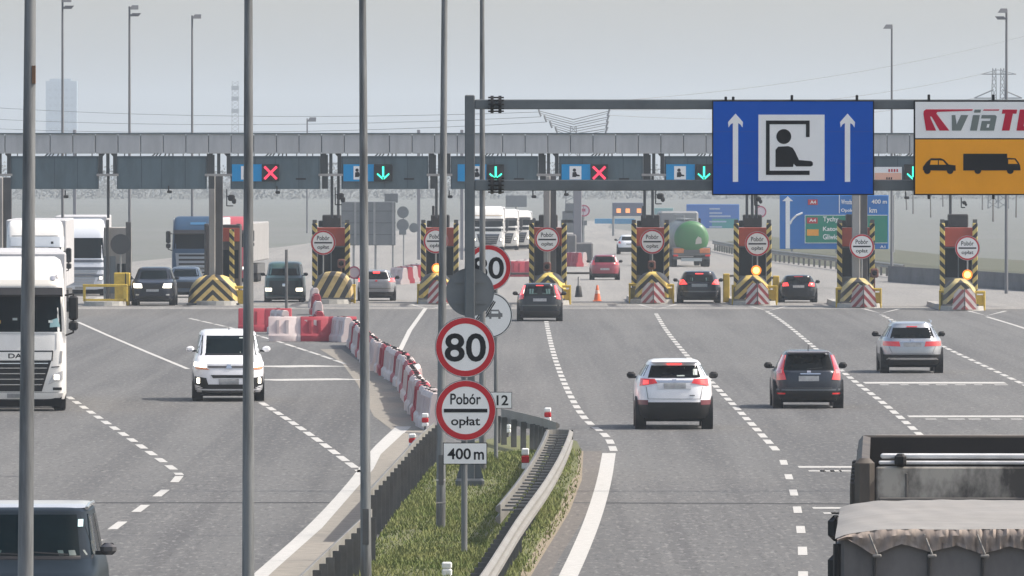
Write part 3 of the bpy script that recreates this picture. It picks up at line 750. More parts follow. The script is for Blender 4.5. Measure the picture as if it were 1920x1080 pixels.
b.prism([zc(*p) for p in [(238, 385), (212, 225), (216, 195), (238, 180), (690, 180), (683, 193), (345, 205), (338, 222), (462, 385), (368, 385), (300, 265), (290, 250), (277, 250), (282, 268), (335, 385)][::-1]], -.012, -.006, logo_red)
b.prism([zc(*p) for p in [(300, 300), (316, 300), (330, 330), (312, 330)]], -.0135, -.011, sign_white)
b.prism([zc(*p) for p in [(795, 181), (945, 181), (938, 193), (785, 193)]], -.012, -.006, logo_red)
def block_letters(polys, m):
    for p in polys: b.prism([zc(*v) for v in p], -.012, -.006, m)
# v i a (slanted block lettering)
block_letters([[(485, 235), (520, 235), (532, 325), (575, 235), (645, 235), (575, 385), (487, 385)],
               [(690, 235), (757, 235), (728, 385), (662, 385)], [(700, 212), (706, 182), (768, 182), (762, 212)],
               [(775, 235), (905, 235), (920, 250), (893, 385), (757, 385), (775, 292), (855, 292), (859, 268), (768, 268)]], logo_grey)
b.prism([zc(*v) for v in [(828, 322), (850, 322), (843, 356), (820, 356)]], -.0135, -.011, sign_white)
# T O L L
block_letters([[(975, 182), (1117, 182), (1109, 222), (1075, 222), (1042, 385), (968, 385), (1001, 222), (967, 222)],
               [(1142, 182), (1270, 182), (1237, 385), (1109, 385)], [(1310, 182), (1385, 182), (1355, 345), (1420, 345), (1412, 385), (1275, 385)], [(1460, 182), (1535, 182), (1505, 345), (1570, 345), (1562, 385), (1425, 385)]], logo_red)
b.prism([zc(*v) for v in [(1200, 225), (1222, 225), (1202, 342), (1180, 342)]], -.0135, -.011, sign_white)
b.build('logo', None, t)
b = MB()
b.prism([zc(*p) for p in [(208, 768), (208, 735), (245, 685), (285, 652), (380, 652), (410, 664), (455, 712), (522, 720), (524, 772), (500, 772)]], -.012, -.006, sign_black)
for cx in (250, 470): b.disc(zc(cx, 772), 32/5.143/ss, -.0125, -.006, sign_black, 20)
for p in ([(275, 714), (285, 672), (352, 672), (352, 714)], [(362, 714), (362, 672), (400, 676), (432, 714)]): b.prism([zc(*v) for v in p], -.0145, -.011, sign_orange)
b.build('car_symbol', None, t)
b = MB()
b.prism([zc(*p) for p in [(597, 770), (597, 608), (1020, 608), (1020, 648), (1100, 652), (1130, 690), (1145, 720), (1150, 768)]], -.012, -.006, sign_black)
for cx in (737, 1050): b.disc(zc(cx, 770), 33/5.143/ss, -.0125, -.006, sign_black, 20)
b.prism([zc(*v) for v in [(1030, 706), (1030, 664), (1092, 664), (1122, 706)]], -.0145, -.011, sign_orange)
b.build('lorry_symbol', None, t)
b = MB()
for px in (1742, 1863, 1975):
    x, z = q(px, 189); b.rbox((x, .12, z+6/ss), (5/ss, .08, 12/ss), .01); x, z = q(px, 365); b.rbox((x, .12, z-4/ss), (5/ss, .08, 9/ss), .01)
for py in (196, 347):
    x, z = q(1866, py); b.box((x, .16, z), (290/ss, .05, .08))
b.build('bracket', black, t)
# grey disc: back of a sign on the far side of the gantry upright
t = thing('road_sign', 'plain dark grey back of a round sign behind the gantry upright', 'road sign', (gx, gd+gr+.06, ZZ(548, gd)))
b = MB(); b.disc((0, 0), 45/s, 0, .02, sign_back); b.ring((0, 0), 44/s, 45.4/s, -.012, .02, sign_back); b.build('sign_plate', None, t)
for z in (-.2, .2):
    b = MB(); b.box((0, -.02, z), (60/s, .03, .05), None); b.build('bracket', sign_back, t)
# ================================================================ TOLL CANOPY
CD = TOLL+3.0; cs = F/CD
cx = lambda px: XX(px, CD)
cz = lambda py: ZZ(py, CD)
can = thing('toll_canopy', 'long grey panelled canopy over the whole row of toll booths', 'toll canopy', (0, CD, 0))
b = MB(); px = -160.0; i = 0
while px < 2100:
    e = .006*((i*7) % 3)
    b.rbox((cx(px+21), e, (cz(251)+cz(288))/2), (41.2/cs, .12, cz(251)-cz(288)), .02); px += 42.4; i += 1
b.build('fascia', fascia_m, can)
b = MB(); b.box((cx(970), .55, cz(256)-.04), (2240/cs, .9, .12)); b.box((cx(970), 1.0, cz(270)), (2240/cs, .12, cz(254)-cz(286))); b.box((cx(970), .2, cz(270)), (2262/cs, .2, cz(254)-cz(286))); b.box((cx(970), .02, cz(250.3)), (2262/cs, .3, .05))
b.build('roof', band_m, can)
b = MB(); b.rbox((cx(970), 9.6, cz(268)), (2240/cs, .3, .6), .03); b.build('rear_beam', band_m, can)
segs = [(-190, -22), (20, 184), (219, 387), (432, 600), (640, 803), (845, 1009), (1048, 1206), (1246, 1404), (1444, 1600), (1640, 1796), (1842, 2080)]
for x0, x1 in segs:
    b = MB(); b.rbox((cx((x0+x1)/2), .5, (cz(292.5)+cz(354.5))/2), ((x1-x0)/cs, .8, cz(292.5)-cz(354.5)), .02)
    b.box((cx((x0+x1)/2), .085, cz(353)), ((x1-x0)/cs, .03, .04)); b.build('girder_box', band_m, can)
    b = MB()
    for q in (.0, .27, .5, .77, 1.0): b.box((cx(x0+2+(x1-x0-4)*q), .094, cz(323)), (.022, .012, cz(294)-cz(352)))
    b.box((cx((x0+x1)/2), .094, cz(296)), ((x1-x0)/cs, .014, .03)); b.build('panel_joint', mat('panel_joint', (.03, .045, .055), .8), can)
    if 400 < x0 < 1700:
        b = MB(); b.box((cx(x1-36), .092, cz(335.5)), (19/cs, .02, 3/cs)); b.build('vent_slot', black, can)
    b = MB(); c = (x0+x1)/2
    for q in (-70, -40, 0, 4, 40, 70):
        if abs(q) < 10:
            for k in (-14, -9, -4, 4, 10, 16):
                b.cyl((cx(c+k*1.3), .4, cz(293)), (cx(c+k*1.1+3), .4, cz(287.5)), .03, .03, 6)
        else: b.box((cx(c+q), .4, cz(290.3)), (.045, .05, cz(287)-cz(293.5)))
    b.build('hanger', gantry_m, can)
for x0, x1 in segs[:-1]:
    b = MB(); b.rbox((cx(x1+15), 5.3, cz(266)), (.18, 8.6, .3), .02); b.build('cross_beam', band_m, can)
gaps = [(segs[i][1]+segs[i+1][0])/2 for i in range(len(segs)-1)]
for i, g in enumerate(gaps):
    w0, w1 = segs[i][1], segs[i+1][0]; b = MB()
    for e in (w0+4, w1-4): b.box((cx(e), .55, (cz(288)+cz(330))/2), (7/cs, .5, cz(288)-cz(330)))
    b.box((cx(g), .5, (cz(287)+cz(330))/2), (6/cs, .3, cz(287)-cz(330)))
    if w1-w0 > 38: b.box((cx(w0+9), .6, (cz(290)+cz(354))/2), (11/cs, .4, cz(290)-cz(354)))
    for e in (w0+2, w1-2): b.cyl((cx(e), .5, cz(296)), (cx(e+(8 if e < g else -8)), .5, cz(287)), .07, .07, 6)
    b.build('hanger_frame', mat('hanger_steel', (.055, .06, .065), .6, .2), can)
    b = MB(); b.rbox((cx(g), .02, cz(328)), ((w1-w0+6)/cs, .12, 4.5/cs), .01); b.build('walkway_bar', concrete, can)
for px, wl, wd, cdist in ((7, 14, 16, 436), (405, 12, 14, DD(573)+4.0), (1031, 13, 11, DD(572)+4.2), (1612, 15, 14, DD(578)+4.0)):
    dy = cdist-CD; cx = lambda q: XX(q, CD+dy)
    b = MB(); zt = cz(330) if px != 7 else cz(333)
    b.rbox((cx(px-wd/2), dy-.1, zt/2), (wl/cs, .38, zt), .03); b.build('column', concrete, can)
    b = MB(); b.rbox((cx(px+wl/2), dy+.05, zt/2), (wd/cs, .3, zt), .02); b.build('column', mat('column_steel', (.075, .075, .08), .6, .1, noise=(1, .4)), can)
cx = lambda q: XX(q, CD)
for px in (202, 622, 634, 818, 829, 1209, 1224, 1401, 1411, 1783, 1419):
    b = MB(); b.cyl((cx(px), .6, 3.95), (cx(px), .6, cz(330)), 2.6/cs, 2.6/cs, 8); b.build('hanging_post', mat('hanger_steel', (.055, .06, .065)), can, None, 40)
# ---- lane signs and signals hung on the girder boxes
LY = CD-.02
def lane_sign(x0, x1, wx0, wx1, label):
    t = thing('lane_sign', label, 'lane sign', (XX((x0+x1)/2, LY), LY, ZZ(324, LY)), 0, 'blue booth signs on the canopy')
    b = MB(); b.box((0, 0, 0), ((x1-x0)/cs, .05, 32/cs), sign_blue2); b.build('panel', None, t)
    m = (wx0+wx1)/2-(x0+x1)/2; b = MB()
    b.box((m/cs, -.028, 0), ((wx1-wx0)/cs, .01, 25/cs), sign_white); b.ring((0, 0), 0.001, 0.002, -.03, -.029, sign_white)
    b.disc(((m-2)/cs, 5/cs), 3.2/cs, -.036, -.032, sign_black, 14)
    b.prism([((m+x)/cs, z/cs) for x, z in ((-6, -8), (-5.5, 1), (1, 2), (3, -3), (8, -4), (8, -6.5), (2, -6.5), (1, -8))], -.036, -.032, sign_black)
    b.build('pictogram', None, t)
def lane_signal(x0, x1, go, label):
    t = thing('lane_signal', label, 'traffic signal', (XX((x0+x1)/2, LY), LY-.02, ZZ(324, LY)), 0, 'lane signals on the canopy')
    b = MB(); b.rbox((0, 0, 0), ((x1-x0)/cs, .12, 32/cs), .02); b.build('housing', black, t)
    b = MB(); y0, y1 = -.075, -.06; u = 1/cs
    if go:
        b.box((0, y0, 2*u), (3.6*u, .012, 20*u))
        for sx in (-1, 1):
            a = [(sx*1.0, -13), (sx*12, -3), (sx*10.5, -.5), (sx*7, -3.5), (sx*1.5, -8.5)]
            b.prism([(x*u, z*u) for x, z in a], y0-.003, y1)
    else:
        for sx in (-1, 1): b.prism([(sx*x*u, z*u) for x, z in ((-13, -10), (-10, -13), (13, 10), (10, 13))], y0-(.002 if sx > 0 else 0), y1)
    b.build('light_arrow' if go else 'light_cross', ledgreen if go else ledred, t)
lane_sign(435, 491, 452, 473, 'blue booth sign left of the first red cross, partly behind a pole')
lane_signal(491, 524, False, 'red cross lane signal nearest the left, beside the foreground pole')
lane_sign(644, 701, 663, 680, 'blue booth sign left of the leftmost green arrow')
lane_signal(701, 736, True, 'green arrow lane signal, leftmost of the green arrows')
lane_sign(858, 912, 889, 903, 'blue booth sign half hidden by the dark gantry upright')
lane_signal(914, 945, True, 'green arrow lane signal right of the gantry upright, above the lower beam flange')
lane_sign(1053, 1107, 1068, 1090, 'blue booth sign left of the red cross in the middle of the canopy')
lane_signal(1107, 1140, False, 'red cross lane signal in the middle of the canopy')
lane_sign(1249, 1303, 1264, 1286, 'blue booth sign just left of the big blue overhead sign')
lane_signal(1303, 1337, True, 'green arrow lane signal touching the left edge of the big blue sign')
lane_signal(1695, 1729, True, 'green arrow lane signal cut by the orange overhead panel')
t = thing('payment_sign', 'pale panel with orange lettering between the two big overhead signs', 'lane sign', (XX(1665, LY), LY, ZZ(326, LY)))
b = MB(); b.box((0, 0, 0), (52/cs, .05, 26/cs), sign_white); b.box((0, -.027, -.11), (50/cs, .012, 13/cs), mat('pale_orange', (.75, .42, .30), .5)); b.build('panel', None, t)
b = MB(); letters(b, 'STOP', (-.28, -.03, .14), .35, .16, sign_red, .01) if False else None
for k in range(4): b.box((.05+.12*k, -.034, .15), (.07, .01, .13), sign_red)
for k in range(3): b.box((-.05+.1*k, -.036, -.2), (.06, .01, .1), sign_black)
b.build('lettering', None, t)
# ---- lamps and cameras under the canopy
def floodlight(px, py, k, label):
    t = thing('floodlight', label, 'floodlight', (XX(px, CD-.3), CD-.3, ZZ(py, CD-.3)), 0, 'lamps under the canopy'); u = 1/cs*k
    b = MB(); b.rbox((0, 0, 0), (13*u, .3, 12*u), .06); b.rbox((5*u, -.06, -6*u), (8*u, .25, 10*u), .05); b.build('housing', black, t)
    b = MB(); b.tube([(-9*u, .1, (354-py)*-0/cs+16*u), (-9*u, .1, -15*u)], .025, 6); b.tube([(-9*u, .1, -15*u), (3*u, .1, -15*u)], .025, 6); b.tube([(-9*u, .1, 3*u), (0, .1, 3*u)], .02, 6); b.build('bracket', black, t)
def cctv(px, py, k, label):
    t = thing('camera', label, 'camera', (XX(px, CD-.1), CD-.1, ZZ(py, CD-.1)), 0, 'cameras under the canopy'); u = 1/cs*k
    b = MB(); b.rbox((0, 0, -3*u), (10*u, .4, 6*u), .03); b.build('housing', black, t)
    b = MB(); b.cyl((-2*u, .1, 0), (-2*u, .1, 10*u), .03, .03, 6); b.build('bracket', black, t)
floodlight(434, 371, 1, 'black double floodlight on a bracket right of the left concrete column')
floodlight(638, 368, 1.05, 'black floodlight cluster above the leftmost right-hand booth')
floodlight(1238, 368, .95, 'black floodlight above the booth left of the green tanker')
floodlight(1422, 373, .8, 'black floodlight under the left half of the big blue sign')
floodlight(1808, 380, .6, 'small black floodlight under the orange sign')
for px, py, lab in ((124, 366, 'small black camera under the canopy by the white lorries'), (521, 358, 'small black camera under the girder left of the striped booths'), (1001, 366, 'dark camera left of the middle concrete column'),
                    (1062, 362, 'dark camera right of the middle concrete column'), (844, 366, 'small dark camera left of the gantry upright'), (1700, 368, 'small dark camera between the big signs'), (318, 357, 'small black camera above the blue lorry')):
    cctv(px, py, .9, lab)

# ================================================================ TOLL ISLANDS AND BOOTHS
def booth(c, base, spx, spy, lamp, col, label, nice):
    d = DD(base); s = F/d; x = XX(c, d)
    # kerbed island
    t = tag(MBisl(s).build('traffic_island', kerb_m, None, (x, d, 0)), 'pale kerbed island under the '+nice, 'traffic island', 'islands between the lanes')
    # booth
    bd = d+5.0; t = thing('toll_booth', label, 'toll booth', (x, bd, .2), 0, 'toll booths facing the camera')
    zt = (base-428)/s-.2
    b = MB(); hw = 26/s
    b.rbox((0, 1.5, zt/2), (hw*2, 3.0, zt), .03); b.build('wall', mat('booth_grey', (.13, .135, .14), .6, noise=(1, .3)), t)
    b = MB(); b.rbox((0, -.02, zt-.42), (hw*2+.02, .08, .84), .015); b.box((-hw-.01, 1.4, zt-.42), (.04, 2.8, .84)); b.box((hw+.01, 1.4, zt-.42), (.04, 2.8, .84)); b.build('header_panel', booth_red, t)
    for q in (-.5, .5):
        b = MB(); b.box((q*hw, -.015, zt-1.55), (hw*.92, .05, 1.3)); b.build('window', glass2, t)
    b = MB(); b.box((0, -.02, zt-1.55), (.05, .07, 1.3)); b.box((0, -.02, zt-2.22), (hw*2, .07, .07)); b.build('window_frame', gantry_m, t)
    b = MB(); b.rbox((.02, .9, zt+.30), (.86, 1.2, .58), .04); b.rbox((-.42, 1.0, zt+.17), (.35, .8, .3), .03)
    if spx % 2: b.rbox((-.3, .5, zt+.75), (.12, .12, .5), .02)
    b.build('rooftop_unit', mat('rooftop_box', (.035, .033, .034), .7, noise=(2, .4)), t)
    for sx, mm in ((-1, ystripe), (1, ystripe2)):
        b = MB(); b.rbox((0, 0, 0), (9.5/s, .25, zt-.35), .02); b.build('striped_post', mm, t, (sx*31/s, -.25, (zt-.35)/2+.55))
        b = MB(); b.rbox((sx*31/s, .1, zt/2+.1), (7/s, .3, zt+.1), .02); b.box((sx*31/s, -.25, zt+.28), (8/s, .2, .16)); b.build('corner_post', post_dark, t)
    # toll sign on its own stand in front of the booth
    sd_ = bd-1.6
    st = thing('toll_sign', f'round red-rimmed toll sign before the {nice}', 'road sign', (XX(spx, sd_), sd_, .2), 0, 'round toll signs at the booths')
    s2 = F/sd_; zs = ZZ(spy, sd_)-.2
    b = MB(); b.cyl((0, .05, 0), (0, .05, zs), .035, .035, 8); b.build('post', galv, st, None, 40)
    round_sign(st, zs, 23.5/s2, 'toll', ring=.12)
    # signal lamp
    lx, ly, lit = lamp
    ld = bd-2.2; t2 = thing('warning_lamp', f"{'lit amber' if lit else 'unlit dark'} warning lamp in front of the {nice}", 'warning lamp', (XX(lx, ld), ld, .2), 0, 'warning lamps at the booths')
    zl = ZZ(ly, ld)-.2
    b = MB(); b.cyl((0, .12, 0), (0, .12, zl), .03, .03, 8); b.rbox((0, .1, zl), (.36, .16, .42), .06); b.build('housing', mat('lamp_housing', (.10, .03, .02), .5), t2)
    b = MB(); rr = (6.6 if lit else 5)/(F/ld); b.lathe([(-.02, rr*.2), (-.015, rr*.6), (0.02, rr*.9), (.06, rr)], 'y', (0, -.02, zl), 20); b.build('lens', amber if lit else dark_in, t2, None, 60)
    if lit:
        b = MB(); b.ring((0, zl), rr*.95, rr*1.45, -.035, .05, amber_halo); b.build('lens_halo', None, t2)  # glowing ring built to stand for the halo round the lamp
    return x, d, s
def MBisl(s):
    b = MB(); w_ = 40/s; L_ = 16.0; pl = []
    for k in range(9):
        a = math.pi+math.pi*k/8; pl.append((w_*math.cos(a), .9+.9*math.sin(a)))
    pl += [(w_, L_), (-w_, L_)]
    n = len(pl); vs = [(x, y, 0) for x, y in pl]+[(x*.97, y+.02, .2) for x, y in pl]
    b.add(vs, [tuple(range(n, 2*n))]+[(i, (i+1) % n, n+(i+1) % n, n+i) for i in range(n)]); return b
def cushion(x, y, s, wpx, hpx, label, m, rz=0, z=.2):
    t = thing('crash_cushion', label, 'crash cushion', (x, y, z), rz, 'striped crash cushions')
    W_, H_ = wpx/s/2, hpx/s; b = MB(); rings = [(0, .15, .25), (.05, .80, .86), (.35, .90, .97), (1.0, 1, 1), (2.6, 1, 1)]; k = 15; vs = []
    for yy, fx, fz in rings:
        for i in range(k):
            a = math.pi*i/(k-1); cxx, szz = math.cos(a), math.sin(a)
            vs.append((W_*fx*(abs(cxx)**.75)*(1 if cxx >= 0 else -1), yy, max(0, H_*fz*szz**.8)))
    b.add(vs, [(r_*k+i, r_*k+i+1, (r_+1)*k+i+1, (r_+1)*k+i) for r_ in range(len(rings)-1) for i in range(k-1)]+[tuple(range(k)), tuple(reversed(range((len(rings)-1)*k, len(rings)*k)))])
    b.build('shell', m, t, None, 50)
    b = MB(); b.box((0, 1.3, .04), (W_*2.04, 2.7, .08)); b.build('base', post_dark, t)
    return t
def chevron_board(x, y, s, wpx, hpx, label):
    t = thing('chevron_board', label, 'chevron board', (x, y, .06), 0, 'red and white chevron boards')
    W_ = wpx/s/2; H_ = hpx/s
    for sx in (-1, 1):
        b = MB(); b.prism([(sx*.03, 0), (sx*W_, 0), (sx*W_*.86, H_*.72), (sx*W_*.45, H_), (sx*.03, H_*.93)], -.02, .02); o = b.build('board', rch[rv.randrange(3)] if sx < 0 else rch[rv.randrange(2)], t); o.rotation_euler = (R(-4), 0, R(sx*16))
    b = MB(); b.rbox((0, .06, H_*.5), (.05, .05, H_), .01); b.build('stem', post_dark, t)
def yellow_block(x, y, s, wpx, hpx, label, dim=False, rz=0):
    t = thing('bollard', label, 'bollard', (x, y, .0), rz, 'yellow steel bollards'); W_ = wpx/s; H_ = hpx/s
    b = MB(); b.rbox((-W_*.4, 0, H_/2), (.10, .12, H_), .02); b.rbox((W_*.4, 0, H_/2), (.10, .12, H_), .02); b.rbox((0, 0, H_-.06), (W_, .13, .12), .02); b.build('frame', yellow_m, t)
    b = MB(); b.rbox((0, .05, H_*.42), (W_*.74, .06, H_*.72), .01); b.build('panel', yellow_m if not dim else mat('shaded_yellow', (.30, .24, .06), .7, noise=(3, .4)), t)  # dim panels take a darker yellow, the shade painted into the colour
ych = [ychev]+[stripes(f'yellow_black_chevrons_{w_}', c_, (.02, .02, .022), .95, 1.0, .46, True) for w_, c_ in (('faded', (.60, .49, .22)), ('grimy', (.42, .32, .10)), ('fresh', (.78, .58, .14)))]
rch = [rchev]+[stripes(f'red_white_chevrons_{w_}', a_, b_, 1.1, 1.0, .40, True) for w_, a_, b_ in (('faded', (.66, .60, .57), (.38, .10, .10)), ('grimy', (.46, .42, .40), (.26, .035, .04)))]
rv = random.Random(21)
rows = [(617, 570, 606, 455, (640, 494, False), False, 'toll booth with tall rooftop unit, leftmost of the striped ones', 'booth behind the leftmost sloping cushion'),
        (823, 571, 817, 452, (819, 503, True), False, 'toll booth behind the banded pole', 'booth behind the banded pole'),
        (1028, 572, 1026, 449, (1026, 500, False), True, 'toll booth with the middle concrete column before it', 'booth at the middle column'),
        (1222, 570, 1223, 453, (1222, 497, False), False, 'toll booth between the red car and the green tanker', 'booth left of the green tanker'),
        (1416, 573, 1420, 457, (1418, 507, True), False, 'toll booth between the dark blue estate and the small black car', 'booth under the blue sign'),
        (1612, 578, 1616, 462, (1640, 512, False), True, 'toll booth with the right concrete column before it', 'booth at the right column'),
        (1807, 583, 1814, 465, (1814, 515, True), False, 'rightmost toll booth under the orange sign', 'rightmost booth')]
for c, base, spx, spy, lamp, col, lab, nice in rows:
    x, d, s = booth(c, base, spx, spy, lamp, col, lab, nice)
    if c == 617:
        cushion(x+6/s, d+.6, s, 78, 52, 'cream and black diagonally striped crash cushion, leftmost of those facing the right lanes', stripes('yellow_black_slope', (.62, .47, .2), (.025, .025, .025), -1.0, .55, .52))
        yellow_block(x+36/s, d+2.0, s, 26, 36, 'yellow bollard left of the grey hatchback')
    else:
        cushion(x-2/s+rv.uniform(-.06, .06), d+.7, s, 64+rv.uniform(-2, 5), 49+rv.uniform(-2, 3), 'striped crash cushion before the '+nice, ych[rv.randrange(4)], R(rv.uniform(-3, 3)))
        chevron_board(x+(4 if c > 1000 else -2)/s+rv.uniform(-.08, .08), d-.15, s, 48+rv.uniform(-3, 4), 41+rv.uniform(-3, 3), 'red and white chevron board before the '+nice)
        yellow_block(x-32/s, d+2.2, s, 20, 38, 'shade-coloured yellow bollard left of the '+nice, True)
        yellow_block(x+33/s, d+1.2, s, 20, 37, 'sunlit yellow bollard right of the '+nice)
ychev2 = stripes('bright_yellow_black_chevrons', (.80, .58, .20), (.02, .02, .022), 0.95, 1.0, 0.46, True)
# ---- exit side islands on the left
def exit_island(px, base, label):
    d = DD(base); s = F/d; tag(MBisl(s).build('traffic_island', kerb_m, None, (XX(px, d), d, 0)), label, 'traffic island', 'islands between the lanes'); return XX(px, d), d, s
x, d, s = exit_island(405, 573, 'pale kerbed island under the big yellow and black chevron cushion')
cushion(XX(398, d), d+.7, s, 96, 56, 'big rounded yellow and black chevron crash cushion in the left lanes', ychev2, 0, .02)
bd = d+6; t = thing('toll_booth', 'brownish exit booth behind the big chevron cushion and left column', 'toll booth', (XX(418, bd), bd, .2)); u = bd/F
b = MB(); b.rbox((0, 1.5, 1.7), (64*u, 3, 3.4), .04); b.build('wall', mat('brown_booth', (.075, .06, .055), .6, noise=(1, .3)), t)
b = MB(); b.rbox((14*u, -.03, 2.95), (34*u, .1, .62), .02); b.build('header_panel', booth_red, t)
b = MB(); b.box((14*u, -.02, 1.6), (30*u, .06, 1.3)); b.build('window', glass2, t)
b = MB(); b.rbox((0, 0, 0), (9*u, .22, 2.6), .02); b.build('striped_post', ystripe, t, (17*u, -.35, 1.9))
b = MB(); b.rbox((29*u, .3, 1.7), (8*u, .4, 3.5), .02); b.rbox((-31*u, .3, 1.7), (8*u, .4, 3.5), .02); b.build('corner_post', post_dark, t)
yellow_block(XX(447, d), d+1.5, s, 24, 36, 'sunlit yellow bollard right of the big chevron cushion')
x, d, s = exit_island(195, 574, 'low kerbed island under the yellow guard frame at the far left')
t = thing('guard_frame', 'low yellow steel guard frame in front of the far left booth', 'guard frame', (XX(196, d), d+.6, .2)); u = 1/s
b = MB(); b.rbox((0, 0, 30*u), (84*u, .12, 5*u), .02); b.rbox((-39*u, 0, 15*u), (5*u, .12, 30*u), .02); b.rbox((38*u, 0, 15*u), (8*u, .12, 30*u), .02); b.rbox((0, 0, 3*u), (80*u, .12, 4*u), .02); b.build('frame', yellow_m, t)
bd = d+5; t = thing('toll_booth', 'grey glazed exit booth at the far left behind the yellow guard frame', 'toll booth', (XX(196, bd), bd, .2)); u = bd/F
b = MB(); b.rbox((22*u, 1.5, 1.65), (48*u, 3, 3.3), .03); b.build('wall', mat('pale_booth', (.40, .385, .365), .6, noise=(1, .3)), t)
b = MB(); b.box((10*u, -.02, 1.15), (22*u, .06, 1.7)); b.build('window', mat('milky_glass', (.16, .19, .21), .4), t)
b = MB(); b.box((32*u, -.02, 1.0), (16*u, .06, 1.3)); b.build('window', glass2, t)
b = MB(); b.rbox((6*u, -.1, 1.8), (6*u, .2, 3.7), .02); b.rbox((46*u, -.6, 1.75), (10*u, .3, 3.6), .02); b.build('corner_post', post_dark, t)
t = thing('payment_box', 'cream yellow payment box beside the round sign back at the far left booth', 'payment box', (XX(226, d), d+1.6, .0)); u = 1/s
b = MB(); b.rbox((0, .2, 22*u), (28*u, .4, 44*u), .03, yellow_m); b.build('cabinet', None, t)
b = MB(); b.rbox((0, .15, 49*u), (30*u, .5, 26*u), .03, yellow_m); b.box((7*u, -.11, 49*u), (2*u, .02, 24*u), black); b.build('head', None, t)
t = thing('road_sign', 'dark round back of a sign on a stand at the far left booth', 'road sign', (XX(226, d+2.6), d+2.6, .2)); u = (d+2.6)/F
b = MB(); zc_ = ZZ(458, d+2.6)-.2; b.disc((0, 0), 19*u, 0, .03, mat('dark_sign_back', (.05, .055, .06), .5)); b.build('sign_plate', None, t, (0, 0, zc_))
b = MB(); b.cyl((0, .06, 0), (0, .06, zc_), .04, .04, 8); b.build('post', galv, t, None, 40)
t = thing('signal_post', 'thin dark post standing on the road in front of the teal van', 'post', (*G(537, 582), 0))
b = MB(); b.cyl((0, 0, 0), (0, 0, 1.15), .06, .06, 8); b.cyl((0, 0, 1.15), (0, 0, ZZ(468, DD(582))), .075, .06, 8); b.build('pole', post_dark, t, None, 40)
b = MB(); b.cyl((0, 0, 0), (0, 0, .06), .2, .16, 12); b.build('foot', post_dark, t, None, 40)
# ---- barrier arms, cones, bollard
def boom(px0, px1, py, base, label, m=None):
    d = DD(base)+9; t = thing('barrier_arm', label, 'barrier arm', (XX(px0, d), d, 0))
    z = ZZ(py, d); L_ = XX(px1, d)-XX(px0, d); b = MB(); b.rbox((L_/2, 0, z), (abs(L_), .07, .10), .02); b.build('arm', m or post_dark, t)
    b = MB(); b.rbox((0, .1, z/2+.05), (.3, .3, z+.1), .03); b.build('housing', yellow_m, t)
boom(1052, 1110, 512, 572, 'dark horizontal barrier arm left of the small red car')
boom(885, 1000, 513, 571, 'dark barrier arm behind the overtaken sign and the black hatchback', None)
boom(1362, 1400, 517, 572, 'short dark barrier arm right of the dark blue estate')
boom(1455, 1440, 521, 572, 'short dark barrier arm stub left of the small black car')
t = thing('traffic_cone', 'orange traffic cone on the open lane by the toll line', 'traffic cone', (*G(1120, 565), 0)); s = F/DD(565)
b = MB(); b.lathe([(.02, .17), (.2, .145), (.45, .095), (.74, .045), (.76, .03)], 'z', (0, 0, 0), 18); b.build('body', cone_m, t, None, 50)
b = MB(); b.rbox((0, 0, .02), (.42, .42, .04), .01); b.build('foot', cone_m, t)
b = MB(); b.lathe([(.36, .118), (.52, .084)], 'z', (0, 0, 0), 18); b.build('reflective_band', mat('cone_band', (.75, .5, .42), .5), t, None, 50)
t = thing('bollard', 'squat black bollard with pale top left of the traffic cone', 'bollard', (*G(1085, 557), 0))
b = MB(); b.lathe([(0, .19), (.12, .17), (.5, .12), (.55, .06)], 'z', (0, 0, 0), 14); b.build('body', black, t, None, 50)
b = MB(); b.cyl((0, 0, .52), (0, 0, .98), .055, .05, 10); b.build('top', concrete, t, None, 50)
